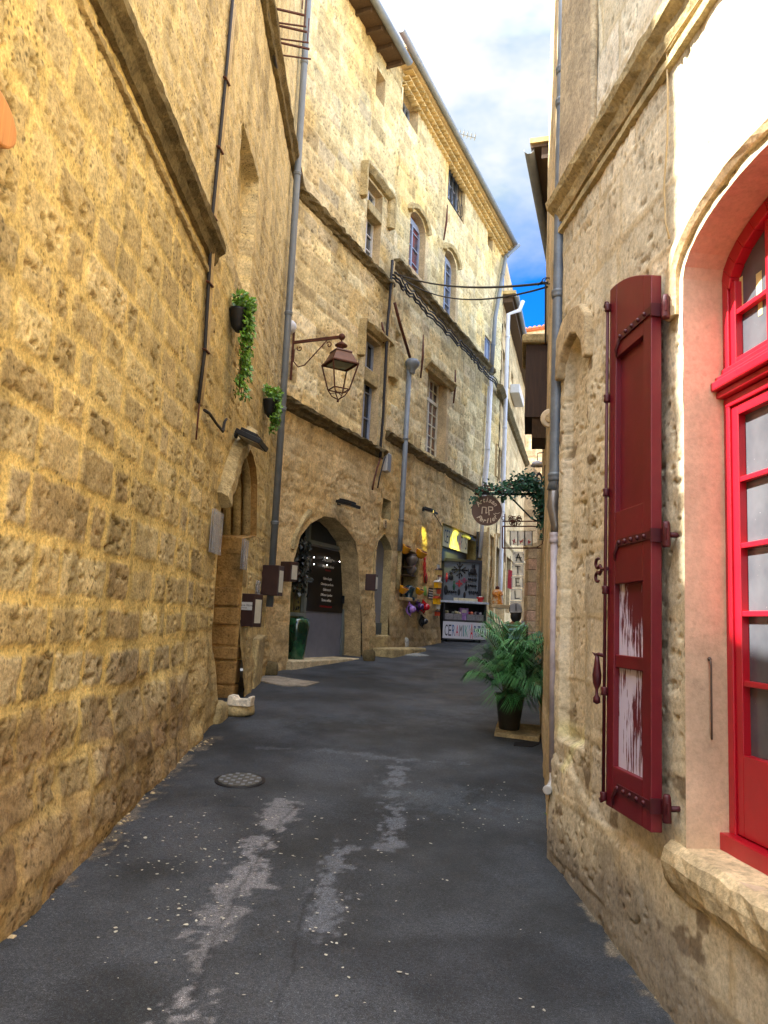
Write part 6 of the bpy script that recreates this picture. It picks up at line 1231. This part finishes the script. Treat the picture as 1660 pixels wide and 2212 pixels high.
# white capped wall lantern high on the yellow front
p=at(1161,1003,10.6);e=empty('wall_lantern',p,'small white capped lantern hanging above the vine','lantern');m=MB();m.lathe(p,[(.02,.05),(.07,.03),(.09,-.03),(.02,-.03)],12);m.build('cap',M_PIPEL,e);m=MB();m.lathe(p-V((0,0,.15)),[(.03,0),(.05,.05),(.055,.12)],10);m.build('glass',M_AC,e)
m=MB();m.tube([p+V((0,0,.05)),p+V((0,0,.16)),p+V((.25,0,.2))],.008,5);m.tube([p-V((0,0,.15)),p-V((-.02,0,.4))],.008,5);m.build('hanger',M_DARKMETAL,e)
p=at(1190,905,7.2);e=empty('round_plaque',p,'pale round plaque tucked behind the corner drainpipe below the wooden bay','plaque');m=MB();m.lathe(p,[(.085,0),(.095,.01),(.095,.03),(.085,.04)],28,axis=(-.3,-.95,0));m.build('disc',plain('cream_plaque',srgb(206,186,150),.6),e);m=MB();m.lathe(p+V((-.013,-.04,0)),[(.045,0),(.05,.004),(.04,.006)],20,axis=(-.3,-.95,0));m.build('relief',M_TRIML,e)
# ---- stone pier with dark lamp post beyond
pb=at(1138,1345,21.5);pw=at(1163,1345,21.5)[0]-pb[0];e=empty('stone_pier',V((pb[0]+pw/2,21.7,gz(21.5))),'pinkish block built pier standing behind the hanging letter plates','pier')
z=float(gz(21.5))-.1;top=at(1150,1192,21.5)[2];rr=random.Random(8);k=0;M_PK=[stone_mat('pink_block',srgb(196,158,130),bump=.4,pits=.2),stone_mat('tan_block',srgb(190,164,130),bump=.4,pits=.2)]
while z<top: h_=rr.uniform(.28,.42);m=MB();m.box((pb[0]+pw/2+rr.uniform(-.01,.01),21.7,z+h_/2),(pw/2,0,0),(0,.25,0),(0,0,h_/2-.006));m.build('block',M_PK[k%2],e,bevel=.012);z+=h_;k+=1
m=MB();m.prism([(pb[0]-.05,21.4,z),(pb[0]+pw+.08,21.4,z+.1),(pb[0]+pw+.08,21.4,z+.2),(pb[0]-.05,21.4,z+.1)],(0,.6,0));m.build('cap_stone',M_TRIML,e)
p0=at(1168,1420,14.5);p0[2]=gz(14.5);e=empty('iron_post',p0,'dark slim iron post rising behind the right of the palm','post');tp=at(1166,1228,14.5);m=MB();m.tube([p0,V((p0[0],14.5,tp[2]))],.028,10);m.lathe(V((p0[0],14.5,tp[2]-.1)),[(.03,0),(.05,.03),(.03,.06),(.04,.1),(.01,.16)],10);m.build('pole',M_DARKMETAL,e);m=MB();m.lathe(p0,[(.07,0),(.06,.06),(.03,.12)],10);m.build('base',M_DARKMETAL,e)
p0=at(1172,1240,14.8);e=empty('folded_parasol',V((p0[0],14.8,gz(14.8))),'folded dark red parasol standing by the edge of the yellow house front','parasol');zt=at(1170,1115+30,14.8)[2]
m=MB();m.lathe(V((p0[0],14.8,at(1170,1215,14.8)[2])),[(.06,0),(.09,.15),(.07,.6),(.03,zt-at(1170,1215,14.8)[2])],9);m.build('canopy',M_MAR,e);m=MB();m.tube([V((p0[0],14.8,gz(14.8))),V((p0[0],14.8,zt+.06))],.02,8);m.build('pole',M_DARKMETAL,e)
# ---- statue on a ledge
c=WC.P(*WC.uv(1074,1306,.25),.25);Ht=WC.uv(1074,1266,.25)[1]-c[2]
e=empty('clay_figurine',c,'orange and white robed clay figurine standing on a shop ledge','figurine');m=MB();m.lathe(c,[(.16,0),(.17,.05),(.14,Ht*.4),(.15,Ht*.62),(.11,Ht*.78),(.05,Ht*.84)],16);m.build('robe',plain('ochre_glaze',srgb(206,128,34),.35,0,.3,8,c2=srgb(206,190,160),mask=(.5,.62)),e)
m=MB();m.ball(c+V((0,0,Ht*.9)),.065,12,8);m.build('head',M_RUST,e)
m=MB();m.tube([c+V((.09,-.05,Ht*.7)),c+V((.12,-.1,Ht*.55)),c+V((.04,-.16,Ht*.5))],[.04,.035,.03],7);m.tube([c+V((-.09,-.05,Ht*.7)),c+V((-.12,-.1,Ht*.55)),c+V((-.03,-.16,Ht*.5))],[.04,.035,.03],7);m.build('arms',plain('ochre_sleeve',srgb(196,120,40),.4),e)
m=MB();m.prism([c+V((-.2,-.3,-.1)),c+V((.35,-.3,-.1)),c+V((.35,.1,-.1)),c+V((-.2,.1,-.1))],V((0,0,.1)));m2=m.build('stone_ledge',M_TRIML,b3,bevel=.01)
p=at(1102,1250,17);e=empty('pink_pennant',p,'small red pink pennant hanging beside the letter plates','pennant');m=MB();m.prism([p+V((-.05,0,-.2)),p+V((.06,0,-.25)),p+V((.05,0,.18)),p+V((-.04,0,.2))],V((0,.01,0)));m.build('cloth',plain('pink_cloth',srgb(206,70,90),.8),e);m=MB();m.tube([p+V((0,.0,.2)),p+V((0,0,.5))],.006,4);m.build('cord',M_DARKMETAL,e)
# ---- seated person beyond the palm
def skinbody(name,mat,parent,nodes_,edges,rad,sub=2):
    me=bpy.data.meshes.new(name);me.from_pydata([tuple(map(float,p)) for p in nodes_],edges,[]);me.materials.append(mat);o=link(name,me,parent)
    s=o.modifiers.new('skin','SKIN');sv=me.skin_vertices[0].data
    for i,r_ in enumerate(rad): sv[i].radius=(r_,r_) if not hasattr(r_,'__len__') else r_;sv[i].use_root=(i==0)
    su=o.modifiers.new('sub','SUBSURF');su.levels=sub;su.render_levels=sub;s.use_smooth_shade=True;return o
Yp_=14.2;hd=at(1114,1321,Yp_);gz_=float(gz(Yp_));sh=hd[2]-.27;hip=gz_+.5
pe=empty('person',V((hd[0],Yp_,gz_)),'seated person with dark hair and pale blue top, seen beyond the palm','person')
M_SK=plain('skin',srgb(178,128,98),.55,0,.08);M_SHIRT=plain('pale_blue_cloth',srgb(128,158,182),.8,0,.12);M_TR=plain('dark_trousers',srgb(36,38,48),.8)
B=lambda x,y,z: V((hd[0]+x,Yp_+y,z))
nd=[B(0,.05,hip),B(0,.02,hip+.2),B(0,0,sh-.08),B(0,0,sh+.08),B(0,0,hd[2]-.02),B(0,-.01,hd[2]+.05),B(-.17,0,sh-.02),B(-.23,.06,sh-.26),B(-.16,.28,sh-.32),B(-.08,.38,sh-.28),B(.17,0,sh-.02),B(.23,.06,sh-.26),B(.16,.28,sh-.32),B(.08,.38,sh-.28),B(-.1,.07,hip),B(-.14,.48,hip+.02),B(-.14,.45,gz_+.1),B(-.14,.58,gz_+.05),B(.1,.07,hip),B(.14,.48,hip+.02),B(.14,.45,gz_+.1),B(.14,.58,gz_+.05)]
ed=[(0,1),(1,2),(2,3),(3,4),(4,5),(2,6),(6,7),(7,8),(8,9),(2,10),(10,11),(11,12),(12,13),(0,14),(14,15),(15,16),(16,17),(0,18),(18,19),(19,20),(20,21)]
rd=[.13,.12,.13,.05,.085,.075,.06,.045,.035,.03,.06,.045,.035,.03,.09,.07,.045,.035,.09,.07,.045,.035]
skinbody('body',M_SK,pe,nd,ed,rd)
skinbody('shirt',M_SHIRT,pe,[nd[1],nd[2],B(0,0,sh+.0),nd[6],(nd[6]+nd[7])/2,nd[10],(nd[10]+nd[11])/2,nd[0]],[(0,1),(1,2),(1,3),(3,4),(1,5),(5,6),(0,7)],[.14,.155,.07,.075,.062,.075,.062,.14])
skinbody('trousers',M_TR,pe,[nd[0]-V((0,0,.02)),nd[14],nd[15],nd[16],nd[18],nd[19],nd[20]],[(0,1),(1,2),(2,3),(0,4),(4,5),(5,6)],[.14,.1,.08,.055,.1,.08,.055])
m=MB();m.ball(hd+V((0,-.015,.03)),.115,16,12,(1.05,1,1.1),jit=.08,seed=2);m.ball(hd+V((0,-.06,-.08)),.1,12,8,(1,.6,1.2),jit=.1,seed=3);m.build('hair',plain('dark_hair',srgb(24,18,16),.6,0,.4,40,bump=.8),pe)
ce=empty('cafe_chair',V((hd[0],Yp_,gz_)),'dark cafe chair holding the seated person beyond the palm','chair')
m=MB();m.box(B(0,.07,hip-.13),(.22,0,0),(0,.21,0),(0,0,.015));m.build('seat',M_EAVE,ce,bevel=.01)
for x in(-.2,.2):
    for y in(-.12,.26): m=MB();m.tube([B(x,y,gz_),B(x,y,hip-.14 if y>0 else hip+.28)],.014,8);m.build('leg',M_DARKMETAL,ce)
m=MB();m.box(B(0,-.13,hip+.2),(.2,0,0),(0,.01,0),(0,0,.07));m.build('backrest',M_EAVE,ce,bevel=.01)

# house number plaque and small extras
u,z=WB.uv(832,1132,.02);e=empty('number_plaque',WB.P(u,z-.12,.02),'small oval number plaque above the pointed grey door','plaque');m=MB();m.lathe(WB.P(u,z,.01),[(.09,0),(.1,.01),(.1,.02),(.08,.025)],20,axis=WB.N);m.build('plate',M_TRIML,e);m=MB();put_text(m,'8',WB.P(u,z,.037),WB.D,(0,0,1),WB.N,.17);m.build('numeral',M_RUST,e)
u,z=WB.uv(806,1105,.02)
p=at(1187,1250,8.2);e=empty('wooden_meter_box',p,'narrow pale wooden box fixed low on the yellow house front behind the drainpipe','box');m=MB();m.box(p+V((-.02,0,0)),WR2.N*.04,WR2.D*.12,V((0,0,.2)));m.build('case',M_TRIML,e,bevel=.01)
u,z=WB.uv(878,1405,.25);p=gnd(872,1402);e=empty('kerb_stub',p,'short grey stone stub beside the steps of the pointed grey door','bollard');m=MB();m.lathe(p+V((.05,0,-.05)),[(.06,0),(.065,.2),(.05,.27),(.02,.3)],10);m.build('stone',stone_mat('grey_stub',srgb(150,150,146)),e)
for (x,y,l) in ((797,1428,'rough stone lump at the foot of the arch pier'),(582,1458,'mossy stone lump at the foot of the corner drainpipe')):
    p=gnd(x,y);rock(p+V((0,.05,.08)),.16,.12,.16,int(x),l,30,M_TRIMD,'foot_stone','stone')
# ================================================================== light
SUN_AZ=math.radians(-88); SUN_EL=math.radians(49)   # azimuth measured from +Y towards +X
S=V((math.sin(SUN_AZ)*math.cos(SUN_EL),math.cos(SUN_AZ)*math.cos(SUN_EL),math.sin(SUN_EL)))
sl=bpy.data.lights.new('sun','SUN');sl.energy=5;sl.angle=math.radians(.6);sl.color=(1,.97,.91);so=bpy.data.objects.new('sun',sl);COL.objects.link(so)
so.rotation_euler=Vector(S).to_track_quat('Z','Y').to_euler();so.location=(-20,0,30)
w=bpy.data.worlds.new('World');SC.world=w;w.use_nodes=True;nt=w.node_tree;nt.nodes.clear()
out=nt.nodes.new('ShaderNodeOutputWorld');bg=nt.nodes.new('ShaderNodeBackground');nt.links.new(bg.outputs[0],out.inputs[0])
sk=nt.nodes.new('ShaderNodeTexSky');sk.sky_type='NISHITA';sk.sun_disc=False;sk.sun_elevation=SUN_EL;sk.sun_rotation=SUN_AZ;sk.air_density=1.0;sk.dust_density=.3;sk.ozone_density=2.5
hs=nt.nodes.new('ShaderNodeHueSaturation');hs.inputs['Saturation'].default_value=1.35;hs.inputs['Value'].default_value=1.0;nt.links.new(sk.outputs[0],hs.inputs['Color'])
tc=nt.nodes.new('ShaderNodeTexCoord');mp=nt.nodes.new('ShaderNodeMapping');mp.inputs['Scale'].default_value=(1,1,1.7);mp.inputs['Location'].default_value=(.35,.1,.0);nt.links.new(tc.outputs['Generated'],mp.inputs[0])
n1=noise(nt,2.3,7,.55,mp.outputs[0],.4);sp=nt.nodes.new('ShaderNodeSeparateXYZ');nt.links.new(tc.outputs['Generated'],sp.inputs[0])
zr=ramp(nt,sp.outputs[2],[(.38,0.),(.50,.30)])
ad=N(nt,'ShaderNodeMath',operation='ADD');nt.links.new(n1.outputs[0],ad.inputs[0]);nt.links.new(zr.outputs[0],ad.inputs[1])
cr=ramp(nt,ad.outputs[0],[(.52,0.),(.80,1.)])
n2=noise(nt,4,5,.6,mp.outputs[0]);cc=ramp(nt,n2.outputs[0],[(.36,(.62,.86,1.08)),(.57,(1.3,1.31,1.33))])
lowc=nt.nodes.new('ShaderNodeMix');lowc.data_type='RGBA';lowc.blend_type='MULTIPLY';lowc.inputs[0].default_value=1;nt.links.new(hs.outputs[0],lowc.inputs[6]);lowc.inputs[7].default_value=(.035,.25,.40,1)
def mixn(f,a,b):
    x=nt.nodes.new('ShaderNodeMix');x.data_type='RGBA';nt.links.new(f,x.inputs[0]);nt.links.new(a,x.inputs[6])
    if hasattr(b,'links'): nt.links.new(b,x.inputs[7])
    else: x.inputs[7].default_value=b
    return x.outputs[2]
low=mixn(cr.outputs[0],lowc.outputs[2],cc.outputs[0])
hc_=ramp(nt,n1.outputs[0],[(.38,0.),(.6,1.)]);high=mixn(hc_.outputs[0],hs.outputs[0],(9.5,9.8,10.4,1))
hz=ramp(nt,sp.outputs[2],[(.64,0.),(.82,1.)]);yr=ramp(nt,sp.outputs[1],[(.42,.5),(.60,0.)]);mxm=N(nt,'ShaderNodeMath',operation='MAXIMUM');nt.links.new(hz.outputs[0],mxm.inputs[0]);nt.links.new(yr.outputs[0],mxm.inputs[1]);fin=mixn(mxm.outputs[0],low,high)  # sky overhead and behind the camera is raised to add fill in the lane
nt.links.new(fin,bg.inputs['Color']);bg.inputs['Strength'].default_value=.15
SC.view_settings.view_transform='Standard';SC.view_settings.look='None';SC.view_settings.gamma=1;SC.view_settings.exposure=2.5;SC.view_settings.use_curve_mapping=False
SC.cycles.max_bounces=9;SC.cycles.diffuse_bounces=7;SC.cycles.glossy_bounces=4;SC.cycles.use_denoising=True;SC.cycles.caustics_reflective=True;SC.cycles.sample_clamp_indirect=8
try: SC.cycles.denoiser='OPENIMAGEDENOISE'
except Exception: pass
